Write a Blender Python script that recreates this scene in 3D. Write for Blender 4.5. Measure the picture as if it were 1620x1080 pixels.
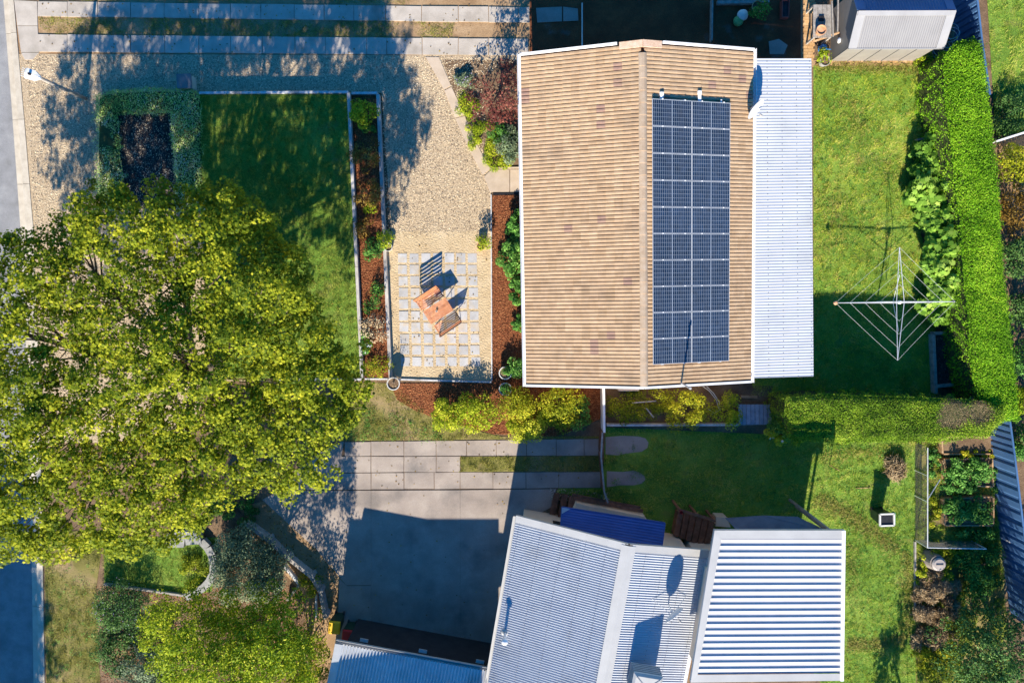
import bpy, math, random
import numpy as np
from mathutils import Vector, Matrix

random.seed(11)
rng = np.random.default_rng(11)
for _o in list(bpy.data.objects):
    bpy.data.objects.remove(_o)
S = bpy.context.scene
COL = S.collection

# ------------------------------------------------------------------ camera (drone, about 30 m up)
H = 30.5                     # camera height, m
F = 1080.0                   # focal length in photo pixels (24 mm on 36 mm)
_n = np.array([8.0, 80.0, -F]); _n /= np.linalg.norm(_n)
_z = -_n
_x = np.array([1.0, 0, 0]) - _z[0] * _z; _x /= np.linalg.norm(_x)
_y = np.cross(_z, _x)
CR = np.array([_x, _y, _z])

cam = bpy.data.objects.new('camera', bpy.data.cameras.new('camera'))
COL.objects.link(cam)
cam.data.sensor_width = 36
cam.data.lens = 24
cam.data.clip_start = 0.5
cam.data.clip_end = 1000
cam.matrix_world = Matrix.Translation((0, 0, H)) @ Matrix(CR.tolist()).to_4x4()
S.camera = cam

# ------------------------------------------------------------------ sky, sun, exposure
SUN_EL = math.radians(30)
SUN_AZ = math.radians(7.5)   # shadows fall up the picture and a little to the right
W = bpy.data.worlds.new('World'); S.world = W
W.use_nodes = True
nt = W.node_tree; nt.nodes.clear()
sky = nt.nodes.new('ShaderNodeTexSky'); sky.sky_type = 'NISHITA'
sky.sun_disc = False
sky.sun_elevation = SUN_EL
sky.sun_rotation = math.pi + SUN_AZ
sky.air_density = 1.0; sky.dust_density = 0.2; sky.ozone_density = 6.0
bg = nt.nodes.new('ShaderNodeBackground'); bg.inputs[1].default_value = 0.1
wo = nt.nodes.new('ShaderNodeOutputWorld')
hs = nt.nodes.new('ShaderNodeHueSaturation'); hs.inputs['Saturation'].default_value = 1.3
nt.links.new(sky.outputs[0], hs.inputs['Color']); nt.links.new(hs.outputs[0], bg.inputs[0]); nt.links.new(bg.outputs[0], wo.inputs[0])
sl = bpy.data.lights.new('sun', 'SUN'); sl.energy = 5.0; sl.angle = math.radians(0.5); sl.color = (1, 0.9, 0.74)
sun = bpy.data.objects.new('sun', sl); COL.objects.link(sun)
SD = Vector((math.sin(SUN_AZ) * math.cos(SUN_EL), math.cos(SUN_AZ) * math.cos(SUN_EL), -math.sin(SUN_EL)))
sun.rotation_euler = SD.to_track_quat('-Z', 'Y').to_euler()
sun.location = (0, -20, 40)
vs = S.view_settings
S.display_settings.display_device = 'sRGB'
vs.view_transform = 'Standard'; vs.look = 'None'; vs.gamma = 1; vs.use_curve_mapping = False
vs.exposure = 1.08
S.cycles.max_bounces = 6; S.cycles.transparent_max_bounces = 4

# ------------------------------------------------------------------ helpers: places
def P(px, py, z=0.0):
    """a point of the photograph (1620 x 1080) as a point of the place at height z"""
    v = CR @ np.array([px - 810.0, 540.0 - py, -F])
    t = (z - H) / v[2]
    return Vector((v[0] * t, v[1] * t, z))
def PP(pts, z=0.0):
    return [P(a, b, z) for a, b in pts]
def PA(px, py, z):
    """arrays of the same"""
    v = np.stack([px - 810.0, 540.0 - py, np.full_like(px, -F)], 1) @ CR.T
    t = (z - H) / v[:, 2]
    return np.stack([v[:, 0] * t, v[:, 1] * t, np.broadcast_to(z, t.shape)], 1)
def inside(x, y, poly):
    r = np.zeros(x.shape, bool); n = len(poly)
    for i in range(n):
        x0, y0 = poly[i][0], poly[i][1]; x1, y1 = poly[(i + 1) % n][0], poly[(i + 1) % n][1]
        c = ((y0 > y) != (y1 > y))
        with np.errstate(divide='ignore', invalid='ignore'):
            xi = (x1 - x0) * (y - y0) / (y1 - y0 + 1e-12) + x0
        r ^= c & (x < xi)
    return r
def scatter(poly, n):
    """n random points in a polygon (any 2D units)"""
    a = np.array([(p[0], p[1]) for p in poly]); lo, hi = a.min(0), a.max(0)
    out = []; k = 0
    while k < n:
        q = rng.uniform(lo, hi, (max(64, n), 2)); q = q[inside(q[:, 0], q[:, 1], poly)]
        out.append(q); k += len(q)
    return np.concatenate(out)[:n]
def area(poly):
    s = 0
    for i in range(len(poly)):
        a, b = poly[i], poly[(i + 1) % len(poly)]
        s += a[0] * b[1] - b[0] * a[1]
    return abs(s) / 2
def edge_dist(x, y, poly):
    d = np.full(x.shape, 1e9); n = len(poly)
    for i in range(n):
        ax, ay = poly[i][0], poly[i][1]; bx, by = poly[(i + 1) % n][0], poly[(i + 1) % n][1]
        L = (bx - ax) ** 2 + (by - ay) ** 2 + 1e-9
        t = np.clip(((x - ax) * (bx - ax) + (y - ay) * (by - ay)) / L, 0, 1)
        d = np.minimum(d, np.hypot(x - ax - t * (bx - ax), y - ay - t * (by - ay)))
    return d
class Wob:
    """smooth random bumps"""
    def __init__(s, scale, n=10):
        s.k = rng.normal(0, 1.0 / scale, (n, 2)); s.p = rng.uniform(0, 6.28, n); s.n = n
    def __call__(s, x, y):
        return np.sin(np.multiply.outer(x, s.k[:, 0]) + np.multiply.outer(y, s.k[:, 1]) + s.p).sum(-1) / math.sqrt(s.n / 2)

# ------------------------------------------------------------------ helpers: materials
MATS = {}
def ramp(nt, cols, pos=None):
    r = nt.nodes.new('ShaderNodeValToRGB'); e = r.color_ramp.elements
    while len(e) < len(cols): e.new(0.5)
    for i, c in enumerate(cols):
        e[i].position = (pos[i] if pos else i / max(1, len(cols) - 1)); e[i].color = (c[0], c[1], c[2], 1)
    return r
def mat(name, cols, scale=1.0, rough=0.8, bump=0.2, bscale=25.0, fine=0.25, fscale=40.0, rnd=0.0, metallic=0.0,
        spec=0.3, attr=0.0, pos=(0.3, 0.5, 0.7), stain=None, sscale=0.35, sth=(0.55, 0.7), stretch=None, bdist=0.02, detail=5.0):
    """procedural surface: blotches (ramp over noise) x fine speckle, bump, per-object or per-piece tint, optional stains"""
    if name in MATS: return MATS[name]
    m = bpy.data.materials.new(name); m.use_nodes = True; nt = m.node_tree; N = nt.nodes; L = nt.links
    b = N['Principled BSDF']; b.inputs['Roughness'].default_value = rough; b.inputs['Metallic'].default_value = metallic
    b.inputs['Specular IOR Level'].default_value = spec
    g = N.new('ShaderNodeNewGeometry'); src = g.outputs['Position']
    if stretch:
        mp = N.new('ShaderNodeMapping'); mp.inputs['Scale'].default_value = stretch
        L.new(src, mp.inputs[0]); src = mp.outputs[0]
    n1 = N.new('ShaderNodeTexNoise'); n1.inputs['Scale'].default_value = scale; n1.inputs['Detail'].default_value = detail
    n1.inputs['Roughness'].default_value = 0.6
    L.new(src, n1.inputs['Vector'])
    r = ramp(nt, cols, pos[:len(cols)] if len(cols) == 3 else None)
    fac = n1.outputs[0]
    if attr:
        a = N.new('ShaderNodeAttribute'); a.attribute_name = 'tone'
        s1 = N.new('ShaderNodeMath'); s1.operation = 'MULTIPLY_ADD'; s1.inputs[1].default_value = attr; s1.inputs[2].default_value = -attr / 2
        L.new(a.outputs['Fac'], s1.inputs[0])
        s2 = N.new('ShaderNodeMath'); s2.operation = 'ADD'; L.new(fac, s2.inputs[0]); L.new(s1.outputs[0], s2.inputs[1]); fac = s2.outputs[0]
    L.new(fac, r.inputs[0]); col = r.outputs[0]
    if stain:
        n3 = N.new('ShaderNodeTexNoise'); n3.inputs['Scale'].default_value = sscale; n3.inputs['Detail'].default_value = 7
        L.new(g.outputs['Position'], n3.inputs['Vector'])
        mr = N.new('ShaderNodeMapRange'); mr.inputs[1].default_value = sth[0]; mr.inputs[2].default_value = sth[1]
        L.new(n3.outputs[0], mr.inputs[0])
        mx = N.new('ShaderNodeMix'); mx.data_type = 'RGBA'; L.new(mr.outputs[0], mx.inputs['Factor'])
        L.new(col, mx.inputs['A']); mx.inputs['B'].default_value = (*stain, 1); col = mx.outputs['Result']
    n2 = N.new('ShaderNodeTexNoise'); n2.inputs['Scale'].default_value = fscale; n2.inputs['Detail'].default_value = 3
    L.new(src, n2.inputs['Vector'])
    mr2 = N.new('ShaderNodeMapRange'); mr2.inputs[1].default_value = 0.3; mr2.inputs[2].default_value = 0.7
    mr2.inputs[3].default_value = 1 - fine; mr2.inputs[4].default_value = 1 + fine
    L.new(n2.outputs[0], mr2.inputs[0])
    val = mr2.outputs[0]
    if rnd:
        oi = N.new('ShaderNodeObjectInfo')
        q = N.new('ShaderNodeMapRange'); q.inputs[3].default_value = 1 - rnd; q.inputs[4].default_value = 1 + rnd
        L.new(oi.outputs['Random'], q.inputs[0])
        mm = N.new('ShaderNodeMath'); mm.operation = 'MULTIPLY'; L.new(val, mm.inputs[0]); L.new(q.outputs[0], mm.inputs[1]); val = mm.outputs[0]
    vm = N.new('ShaderNodeVectorMath'); vm.operation = 'SCALE'; L.new(col, vm.inputs[0]); L.new(val, vm.inputs['Scale'])
    L.new(vm.outputs[0], b.inputs['Base Color'])
    if bump:
        n4 = N.new('ShaderNodeTexNoise'); n4.inputs['Scale'].default_value = bscale; n4.inputs['Detail'].default_value = 4
        L.new(src, n4.inputs['Vector'])
        bp = N.new('ShaderNodeBump'); bp.inputs['Strength'].default_value = bump; bp.inputs['Distance'].default_value = bdist
        L.new(n4.outputs[0], bp.inputs['Height']); L.new(bp.outputs[0], b.inputs['Normal'])
    MATS[name] = m
    return m
def leafmat(name, cols, pos=None, trans=0.3, rough=0.6, wscale=0.6, wamp=0.25, spec=0.14):
    """leaves: colour by leaf (attribute tone) with drifting patches, light passing through"""
    m = bpy.data.materials.new(name); m.use_nodes = True; nt = m.node_tree; N = nt.nodes; L = nt.links
    b = N['Principled BSDF']; out = N['Material Output']
    b.inputs['Roughness'].default_value = rough; b.inputs['Specular IOR Level'].default_value = spec
    a = N.new('ShaderNodeAttribute'); a.attribute_name = 'tone'
    g = N.new('ShaderNodeNewGeometry')
    n1 = N.new('ShaderNodeTexNoise'); n1.inputs['Scale'].default_value = wscale; n1.inputs['Detail'].default_value = 4
    L.new(g.outputs['Position'], n1.inputs['Vector'])
    s = N.new('ShaderNodeMath'); s.operation = 'MULTIPLY_ADD'; s.inputs[1].default_value = wamp * 2; s.inputs[2].default_value = -wamp
    L.new(n1.outputs[0], s.inputs[0])
    ad = N.new('ShaderNodeMath'); ad.operation = 'ADD'; L.new(a.outputs['Fac'], ad.inputs[0]); L.new(s.outputs[0], ad.inputs[1])
    r = ramp(nt, cols, pos); L.new(ad.outputs[0], r.inputs[0])
    L.new(r.outputs[0], b.inputs['Base Color'])
    t = N.new('ShaderNodeBsdfTranslucent'); L.new(r.outputs[0], t.inputs[0])
    mx = N.new('ShaderNodeMixShader'); mx.inputs[0].default_value = trans
    L.new(b.outputs[0], mx.inputs[1]); L.new(t.outputs[0], mx.inputs[2]); L.new(mx.outputs[0], out.inputs[0])
    MATS[name] = m
    return m

# ------------------------------------------------------------------ helpers: objects
def tag(o, label=None, cat=None, group=None, kind=None):
    if label: o['label'] = label
    if cat: o['category'] = cat
    if group: o['group'] = group
    if kind: o['kind'] = kind
    return o
def thing(name, label, cat, loc, group=None):
    o = bpy.data.objects.new(name, None); o.empty_display_size = 0.2
    COL.objects.link(o); o.location = loc
    return tag(o, label, cat, group)
def adopt(o, parent):
    o.parent = parent
    chain = Vector((0, 0, 0)); p = parent
    M = Matrix.Identity(4)
    while p is not None:
        M = (p.matrix_parent_inverse @ Matrix.Translation(p.location) if p.parent else Matrix.Translation(p.location)) @ M
        p = p.parent
    o.matrix_parent_inverse = M.inverted()
    return o
class MB:
    def __init__(s): s.v = []; s.f = []; s.m = []
    def add(s, vs, fs, mi=0):
        k = len(s.v); s.v += [tuple(v) for v in vs]; s.f += [tuple(i + k for i in f) for f in fs]; s.m += [mi] * len(fs); return s
    def box(s, c, size, rz=0.0, mi=0, rot=None):
        x, y, z = [q / 2 for q in size]
        R = rot if rot is not None else Matrix.Rotation(rz, 3, 'Z')
        vs = [Vector(c) + R @ Vector((a * x, b * y, d * z)) for d in (-1, 1) for a, b in ((-1, -1), (1, -1), (1, 1), (-1, 1))]
        return s.add(vs, [(3, 2, 1, 0), (4, 5, 6, 7), (0, 1, 5, 4), (1, 2, 6, 5), (2, 3, 7, 6), (3, 0, 4, 7)], mi)
    def hexa(s, lo, hi, mi=0):
        n = len(lo)
        return s.add(list(lo) + list(hi), [tuple(range(n - 1, -1, -1)), tuple(range(n, 2 * n))] +
                     [(i, (i + 1) % n, n + (i + 1) % n, n + i) for i in range(n)], mi)
    def prism(s, poly, z0, z1, mi=0):
        if sum(poly[i][0] * poly[(i + 1) % len(poly)][1] - poly[(i + 1) % len(poly)][0] * poly[i][1] for i in range(len(poly))) < 0:
            poly = list(poly)[::-1]
        return s.hexa([(p[0], p[1], z0) for p in poly], [(p[0], p[1], z1) for p in poly], mi)
    def bar(s, a, b, w, h, mi=0, up=(0, 0, 1)):
        """box from a to b, w wide, h high, centred on the line"""
        a, b = Vector(a), Vector(b); d = b - a; L = d.length; d.normalize()
        u = Vector(up)
        if abs(d.dot(u)) > 0.98: u = Vector((1, 0, 0))
        x = d.cross(u).normalized(); z = x.cross(d)
        R = Matrix((x, d, z)).transposed()
        return s.box((a + b) / 2, (w, L, h), mi=mi, rot=R)
    def tube(s, pts, r, n=8, mi=0, cap=True):
        pts = [Vector(p) for p in pts]; k = len(pts)
        rr = r if isinstance(r, (list, tuple)) else [r] * k
        vs = []; px = None
        for i, p in enumerate(pts):
            d = (pts[min(i + 1, k - 1)] - pts[max(i - 1, 0)]).normalized()
            if px is None:
                px = d.orthogonal().normalized()
            px = (px - d * px.dot(d)).normalized(); py = d.cross(px)
            vs += [p + (px * math.cos(6.28318 * j / n) + py * math.sin(6.28318 * j / n)) * rr[i] for j in range(n)]
        fs = [(i * n + j, i * n + (j + 1) % n, (i + 1) * n + (j + 1) % n, (i + 1) * n + j) for i in range(k - 1) for j in range(n)]
        if cap: fs += [tuple(range(n - 1, -1, -1)), tuple(range((k - 1) * n, k * n))]
        return s.add(vs, fs, mi)
    def lathe(s, c, prof, n=20, mi=0, R=None):
        c = Vector(c); vs = []; k = len(prof)
        for r, z in prof:
            for j in range(n):
                q = Vector((r * math.cos(6.28318 * j / n), r * math.sin(6.28318 * j / n), z))
                vs.append(c + (R @ q if R is not None else q))
        fs = [(i * n + j, i * n + (j + 1) % n, (i + 1) * n + (j + 1) % n, (i + 1) * n + j) for i in range(k - 1) for j in range(n)]
        return s.add(vs, fs, mi)
    def build(s, name, mats, parent=None, label=None, smooth=False, kind=None, cat=None, group=None, recentre=True):
        me = bpy.data.meshes.new(name)
        o = bpy.data.objects.new(name, me); COL.objects.link(o)
        v = np.array(s.v, float); off = np.zeros(3)
        if recentre:
            lo, hi = v.min(0), v.max(0); off = np.array([(lo[0] + hi[0]) / 2, (lo[1] + hi[1]) / 2, lo[2]])
        me.from_pydata((v - off).tolist(), [], s.f)
        for m_ in (mats if isinstance(mats, (list, tuple)) else [mats]): me.materials.append(m_)
        if any(s.m): me.polygons.foreach_set('material_index', s.m)
        if smooth: me.polygons.foreach_set('use_smooth', [True] * len(me.polygons))
        me.update(); o.location = off
        if parent is not None: adopt(o, parent)
        return tag(o, label, cat, group, kind)
def np_mesh(name, verts, loop_idx, counts, m, tone=None, parent=None, kind=None, label=None, cat=None, group=None, smooth=False):
    """big meshes straight from arrays"""
    me = bpy.data.meshes.new(name)
    off = np.array([(verts[:, 0].min() + verts[:, 0].max()) / 2, (verts[:, 1].min() + verts[:, 1].max()) / 2, verts[:, 2].min()])
    me.vertices.add(len(verts)); me.vertices.foreach_set('co', (verts - off).astype(np.float32).ravel())
    me.loops.add(len(loop_idx)); me.loops.foreach_set('vertex_index', loop_idx.astype(np.int32).ravel())
    st = np.concatenate([[0], np.cumsum(counts)[:-1]]).astype(np.int32)
    me.polygons.add(len(counts)); me.polygons.foreach_set('loop_start', st)
    try: me.polygons.foreach_set('loop_total', counts.astype(np.int32))
    except Exception: pass
    if tone is not None:
        at = me.attributes.new('tone', 'FLOAT', 'POINT'); at.data.foreach_set('value', tone.astype(np.float32))
    me.materials.append(m)
    if smooth: me.polygons.foreach_set('use_smooth', np.ones(len(counts), bool))
    me.update(calc_edges=True); me.validate()
    o = bpy.data.objects.new(name, me); COL.objects.link(o); o.location = off
    if parent is not None: adopt(o, parent)
    return tag(o, label, cat, group, kind)
def copy_tree(o, parent=None):
    c = o.copy(); COL.objects.link(c)
    if parent is not None: c.parent = parent
    for ch in o.children: copy_tree(ch, c)
    return c

# ------------------------------------------------------------------ helpers: leaves, grass, pebbles
def _maple():
    pts = []
    for i in range(10):
        a = math.pi / 2 + i * math.pi / 5; r = 0.5 if i % 2 == 0 else 0.27
        pts.append((r * math.cos(a), r * math.sin(a), 0.06 if i % 2 == 0 else 0.0))
    return np.array(pts)
LEAF = {
    'maple': _maple(),
    'oval': np.array([(0, -0.5, 0), (0.24, -0.12, .05), (0.2, 0.22, .05), (0, 0.5, -.05), (-0.2, 0.22, .05), (-0.24, -0.12, .05)]),
    'diamond': np.array([(0, -0.5, 0), (0.3, 0, .08), (0, 0.5, 0), (-0.3, 0, .08)]),
    'blade': np.array([(-0.06, -0.5, 0), (0.06, -0.5, 0), (0.05, 0.1, .06), (0, 0.5, -.04), (-0.05, 0.1, .06)]),
    'stalk': np.array([(-0.018, -0.5, 0), (0.018, -0.5, 0), (0.016, 0.1, .05), (0, 0.5, -.03), (-0.016, 0.1, .05)]),
    'fig': np.array([(0, -0.5, 0), (.22, -.34, .04), (.45, -.1, .0), (.24, -.02, .05), (.4, .28, 0), (.16, .2, .05), (0, .52, 0),
                     (-.16, .2, .05), (-.4, .28, 0), (-.24, -.02, .05), (-.45, -.1, .0), (-.22, -.34, .04)]),
}
def leaves(name, C, Nrm, size, m, shape='oval', tone=None, parent=None, **kw):
    n = len(C); T = LEAF[shape]; k = len(T)
    Nrm = Nrm / (np.linalg.norm(Nrm, axis=1, keepdims=True) + 1e-9)
    t = rng.normal(0, 1, (n, 3)); t -= (t * Nrm).sum(1, keepdims=True) * Nrm; t /= (np.linalg.norm(t, axis=1, keepdims=True) + 1e-9)
    u = np.cross(Nrm, t)
    sz = np.broadcast_to(size, (n,))[:, None, None]
    V = C[:, None, :] + sz * (t[:, None, :] * T[None, :, 0:1] + u[:, None, :] * T[None, :, 1:2] + Nrm[:, None, :] * T[None, :, 2:3])
    idx = np.arange(n * k)
    if tone is None: tone = rng.uniform(0, 1, n)
    return np_mesh(name, V.reshape(-1, 3), idx, np.full(n, k), m, np.repeat(np.clip(tone, 0, 1), k), parent, **kw)
def ball(n):
    d = rng.normal(0, 1, (n, 3)); d /= np.linalg.norm(d, axis=1, keepdims=True)
    return d, rng.uniform(0, 1, n) ** (1 / 3)
def clump_leaves(cen, rad, per, up=0.6, flat=0.7, hollow=0.35):
    """leaves round clump centres; gives points, facing and clump number"""
    n = len(cen) * per; ci = np.repeat(np.arange(len(cen)), per)
    d, r = ball(n); r = hollow + (1 - hollow) * r
    r0 = np.broadcast_to(rad, (len(cen),))[ci]
    Cc = cen[ci] + d * (r * r0)[:, None] * np.array([1, 1, flat])
    Nn = d * 0.7 + rng.normal(0, 0.45, (n, 3)); Nn[:, 2] += up
    return Cc, Nn, ci
def grass(name, poly, m, per=900, z=0.0, hgt=0.07, wid=0.016, lean=0.05, keep=None, label=None):
    """blades of grass over a polygon (world)"""
    n = int(area(poly) * per); q = scatter(poly, n)
    if keep is not None: q = q[keep(q[:, 0], q[:, 1])]
    n = len(q); a = rng.uniform(0, 6.283, n); w = wid * rng.uniform(.6, 1.4, n); h = hgt * rng.uniform(.5, 1.4, n)
    tf = Wob(.09, 14)(q[:, 0], q[:, 1]); h *= np.clip(.85 + .55 * tf, .35, 2.0)
    l = rng.normal(0, lean, (n, 2)) + lean * .8 * np.stack([Wob(.25)(q[:, 0], q[:, 1]), Wob(.25)(q[:, 0], q[:, 1])], 1)
    V = np.zeros((n, 3, 3)); V[:, :, 2] = z - 0.004
    V[:, 0, :2] = q + np.stack([np.cos(a), np.sin(a)], 1) * w[:, None] / 2
    V[:, 1, :2] = q - np.stack([np.cos(a), np.sin(a)], 1) * w[:, None] / 2
    V[:, 2, :2] = q + l; V[:, 2, 2] = z + h
    return np_mesh(name, V.reshape(-1, 3), np.arange(n * 3), np.full(n, 3), m, np.repeat(np.clip(rng.uniform(0, 1, n) + .10 * tf, 0, 1), 3), kind='stuff', label=label or None)
_oct = np.array([(1, 0, 0), (0, 1, 0), (-1, 0, 0), (0, -1, 0), (0, 0, 1), (0, 0, -1.0)])
_of = np.array([(0, 1, 4), (1, 2, 4), (2, 3, 4), (3, 0, 4), (1, 0, 5), (2, 1, 5), (3, 2, 5), (0, 3, 5)])
def pebbles(name, poly, m, per=200, z=0.0, r=(0.015, 0.035), flat=0.6, keep=None, label=None, squash=1.0, parent=None):
    n = int(area(poly) * per); q = scatter(poly, n)
    if keep is not None: q = q[keep(q[:, 0], q[:, 1])]
    n = len(q); a = rng.uniform(0, 6.283, n); s = rng.uniform(r[0], r[1], n)
    B = np.repeat(_oct[None], n, 0) * np.stack([s, s * rng.uniform(.5, .9, n) * squash, s * flat * rng.uniform(.7, 1.2, n)], 1)[:, None, :]
    ti = rng.normal(0, .35, n)
    x = B[:, :, 0] * np.cos(ti)[:, None] - B[:, :, 2] * np.sin(ti)[:, None]; zz = B[:, :, 0] * np.sin(ti)[:, None] + B[:, :, 2] * np.cos(ti)[:, None]
    V = np.stack([x * np.cos(a)[:, None] - B[:, :, 1] * np.sin(a)[:, None] + q[:, 0:1],
                  x * np.sin(a)[:, None] + B[:, :, 1] * np.cos(a)[:, None] + q[:, 1:2], zz + z + (s * flat * 0.35)[:, None]], 2)
    idx = (_of[None] + (np.arange(n) * 6)[:, None, None]).reshape(-1)
    return np_mesh(name, V.reshape(-1, 3), idx, np.full(n * 8, 3), m, np.repeat(rng.uniform(0, 1, n), 6), parent=parent, kind='stuff', label=label)
# ------------------------------------------------------------------ materials
m_asphalt = mat('asphalt', [(0.213, 0.213, 0.213), (0.263, 0.263, 0.269), (0.312, 0.312, 0.312)], 2.0, .9, .5, 60, .3, 70, stain=(.13, .13, .135), sth=(.55, .75))
m_kerb = mat('kerb_concrete', [(.44, .38, .30), (.52, .46, .37), (.58, .52, .43)], 3.0, .9, .3, 40, .12, 60, rnd=.05, stain=(.36, .28, .2), sth=(.58, .72))
m_slab = mat('pale_concrete', [(.36, .32, .27), (.44, .39, .335), (.5, .45, .39)], 1.6, .9, .35, 50, .16, 70, rnd=.08, stain=(.28, .24, .2), sscale=.7, sth=(.57, .75))
m_path = mat('path_concrete', [(.44, .35, .26), (.5, .4, .30), (.55, .45, .35)], 2.0, .9, .3, 50, .12, 70, rnd=.07)
m_drive = mat('drive_concrete', [(0.276, 0.23, 0.198), (0.339, 0.284, 0.244), (0.403, 0.343, 0.294)], .8, .85, .3, 40, .14, 50, rnd=.045, stain=(.15, .135, .125), sscale=.7, sth=(.52, .8))
m_soil = mat('soil', [(.10, .06, .035), (.17, .11, .065), (.25, .17, .10)], 1.2, .95, .8, 18, .35, 30)
m_dirt = mat('dry_dirt', [(.26, .16, .085), (.34, .22, .12), (.42, .29, .17)], 1.0, .95, .7, 22, .25, 35, stain=(.2, .12, .06), sscale=.8)
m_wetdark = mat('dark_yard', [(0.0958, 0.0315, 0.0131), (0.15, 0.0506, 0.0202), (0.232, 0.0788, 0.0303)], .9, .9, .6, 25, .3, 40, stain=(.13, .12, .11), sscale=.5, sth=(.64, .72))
m_sand = mat('coarse_sand', [(.42, .31, .18), (.52, .40, .245), (.58, .46, .30)], 1.3, .95, .9, 14, .14, 60, bdist=.05)
m_gravelbed = mat('gravel_bed', [(0.297, 0.223, 0.149), (0.513, 0.392, 0.257), (0.702, 0.567, 0.378)], 14, .95, 1.0, 30, .3, 60, bdist=.05)
m_pebble = mat('pebble', [(0.221, 0.169, 0.124), (0.546, 0.429, 0.286), (0.85, 0.728, 0.52)], .8, .8, 0, 10, .15, 60, attr=.9)
m_turf = mat('turf', [(0.0904, 0.177, 0.0242), (0.154, 0.274, 0.0354), (0.245, 0.354, 0.0644)], .5, .95, .8, 20, .3, 35, stain=(.27, .20, .08), sscale=1.1, sth=(.58, .8))
m_turfdry = mat('dry_turf', [(.13, .12, .03), (.2, .18, .05), (.3, .23, .1)], .6, .95, .8, 20, .3, 35, stain=(.34, .24, .13), sscale=.5, sth=(.52, .68))
m_mulch = mat('mulch_bed', [(.10, .03, .012), (.2, .065, .025), (.3, .115, .045)], 9, .95, 1.0, 18, .35, 30, bdist=.05)
m_chip = mat('mulch_chip', [(.13, .035, .012), (.28, .09, .032), (.45, .20, .085)], .6, .85, 0, 10, .1, 60, attr=.9)
m_bed = mat('dark_mulch', [(.025, .022, .022), (.045, .04, .04), (.075, .062, .055)], 6, .95, 1.0, 18, .35, 30)
m_chipdark = mat('dark_chip', [(.02, .018, .018), (.05, .045, .045), (.12, .10, .085)], .6, .9, 0, 10, .1, 60, attr=.9)
m_paver = mat('paver_concrete', [(0.373, 0.366, 0.363), (0.435, 0.431, 0.434), (0.497, 0.491, 0.492)], 3, .85, .25, 45, .1, 60, rnd=.09, stain=(.5, .40, .27), sscale=1.6, sth=(.5, .72))
m_brick = mat('paving_brick', [(.42, .24, .10), (.52, .32, .15), (.6, .4, .22)], 3, .9, .3, 40, .12, 60, rnd=.16)
m_sleeper = mat('weathered_sleeper', [(.34, .31, .28), (.45, .42, .39), (.54, .5, .46)], 6, .9, .5, 25, .2, 40, rnd=.1, stretch=(1, .15, 1))
m_timber = mat('bed_timber', [(.30, .17, .085), (.42, .26, .14), (.52, .36, .22)], 6, .85, .4, 25, .2, 40, rnd=.12)
m_grey_timber = mat('grey_timber', [(.22, .20, .18), (.31, .285, .26), (.40, .37, .34)], 6, .9, .5, 25, .2, 40, rnd=.12)
m_deck = mat('brown_decking', [(.13, .055, .03), (.19, .085, .05), (.26, .13, .08)], 5, .7, .3, 25, .2, 40, rnd=.14)
m_white = mat('white_paint', [(.74, .74, .74), (.8, .8, .8), (.83, .83, .82)], 2, .45, .04, 30, .03, 50, spec=.5)
m_wall = mat('cream_render', [(.62, .49, .36), (.67, .54, .40), (.7, .57, .43)], 1.5, .8, .12, 60, .04, 70)
m_brickwall = mat('cream_brick', [(.5, .38, .26), (.58, .46, .33), (.62, .5, .37)], 5, .85, .3, 40, .1, 60)
m_zinc = mat('white_corrugated', [(0.434, 0.456, 0.503), (0.472, 0.496, 0.538), (0.498, 0.522, 0.559)], 1.2, .42, .03, 30, .05, 40, spec=.5, rnd=.03, stain=(.36, .365, .37), sscale=.9, sth=(.55, .95))
m_flash = mat('roof_flashing', [(0.394, 0.394, 0.388), (0.428, 0.428, 0.422), (0.456, 0.456, 0.449)], 1.2, .45, .03, 30, .05, 40, spec=.5, rnd=.03)
m_bluegrey = mat('blue_grey_corrugated', [(0.493, 0.512, 0.535), (0.581, 0.594, 0.608), (0.669, 0.676, 0.683)], 1.2, .45, .03, 30, .05, 40, spec=.5, stain=(.4, .4, .4), sscale=.6)
m_shedsteel = mat('shed_steel', [(0.187, 0.185, 0.192), (0.208, 0.205, 0.213), (0.224, 0.224, 0.229)], 1.2, .5, .03, 30, .05, 40, spec=.5)
m_shedwall = mat('shed_wall_steel', [(0.205, 0.186, 0.167), (0.229, 0.211, 0.192), (0.254, 0.236, 0.211)], 1.2, .55, .03, 30, .05, 40, rnd=.05)
m_awnblue = mat('blue_awning_steel', [(0.0438, 0.0875, 0.289), (0.0569, 0.105, 0.333), (0.07, 0.122, 0.367)], 1.2, .45, .03, 30, .05, 40, spec=.5)
m_blue_fence_shedshade = mat('blue_fence_and_shed_shade', [(.045, .11, .24), (.06, .14, .29), (.08, .17, .34)], 1.0, .5, .05, 30, .08, 40, spec=.4, rnd=.05)
m_steel = mat('galvanised_pipe', [(.55, .56, .57), (.64, .65, .66), (.72, .72, .72)], 6, .4, .03, 30, .05, 40, metallic=.3, spec=.5)
m_darkmetal = mat('black_iron', [(.015, .015, .017), (.022, .022, .025), (.03, .03, .033)], 8, .5, .1, 40, .05, 50)
m_plastic_dark = mat('dark_green_plastic', [(.012, .035, .02), (.016, .045, .026), (.02, .055, .03)], 3, .5, .04, 40, .05, 50, spec=.4)
m_plastic_grey = mat('grey_plastic', [(.30, .29, .28), (.36, .35, .34), (.4, .39, .38)], 3, .5, .04, 40, .05, 50, spec=.4)
m_yellow = mat('yellow_plastic', [(.72, .42, .01), (.78, .47, .015), (.82, .5, .02)], 3, .45, .04, 40, .05, 50, spec=.4)
m_red = mat('red_plastic', [(.4, .012, .015), (.46, .016, .02), (.5, .02, .024)], 3, .45, .04, 40, .05, 50, spec=.4)
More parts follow.
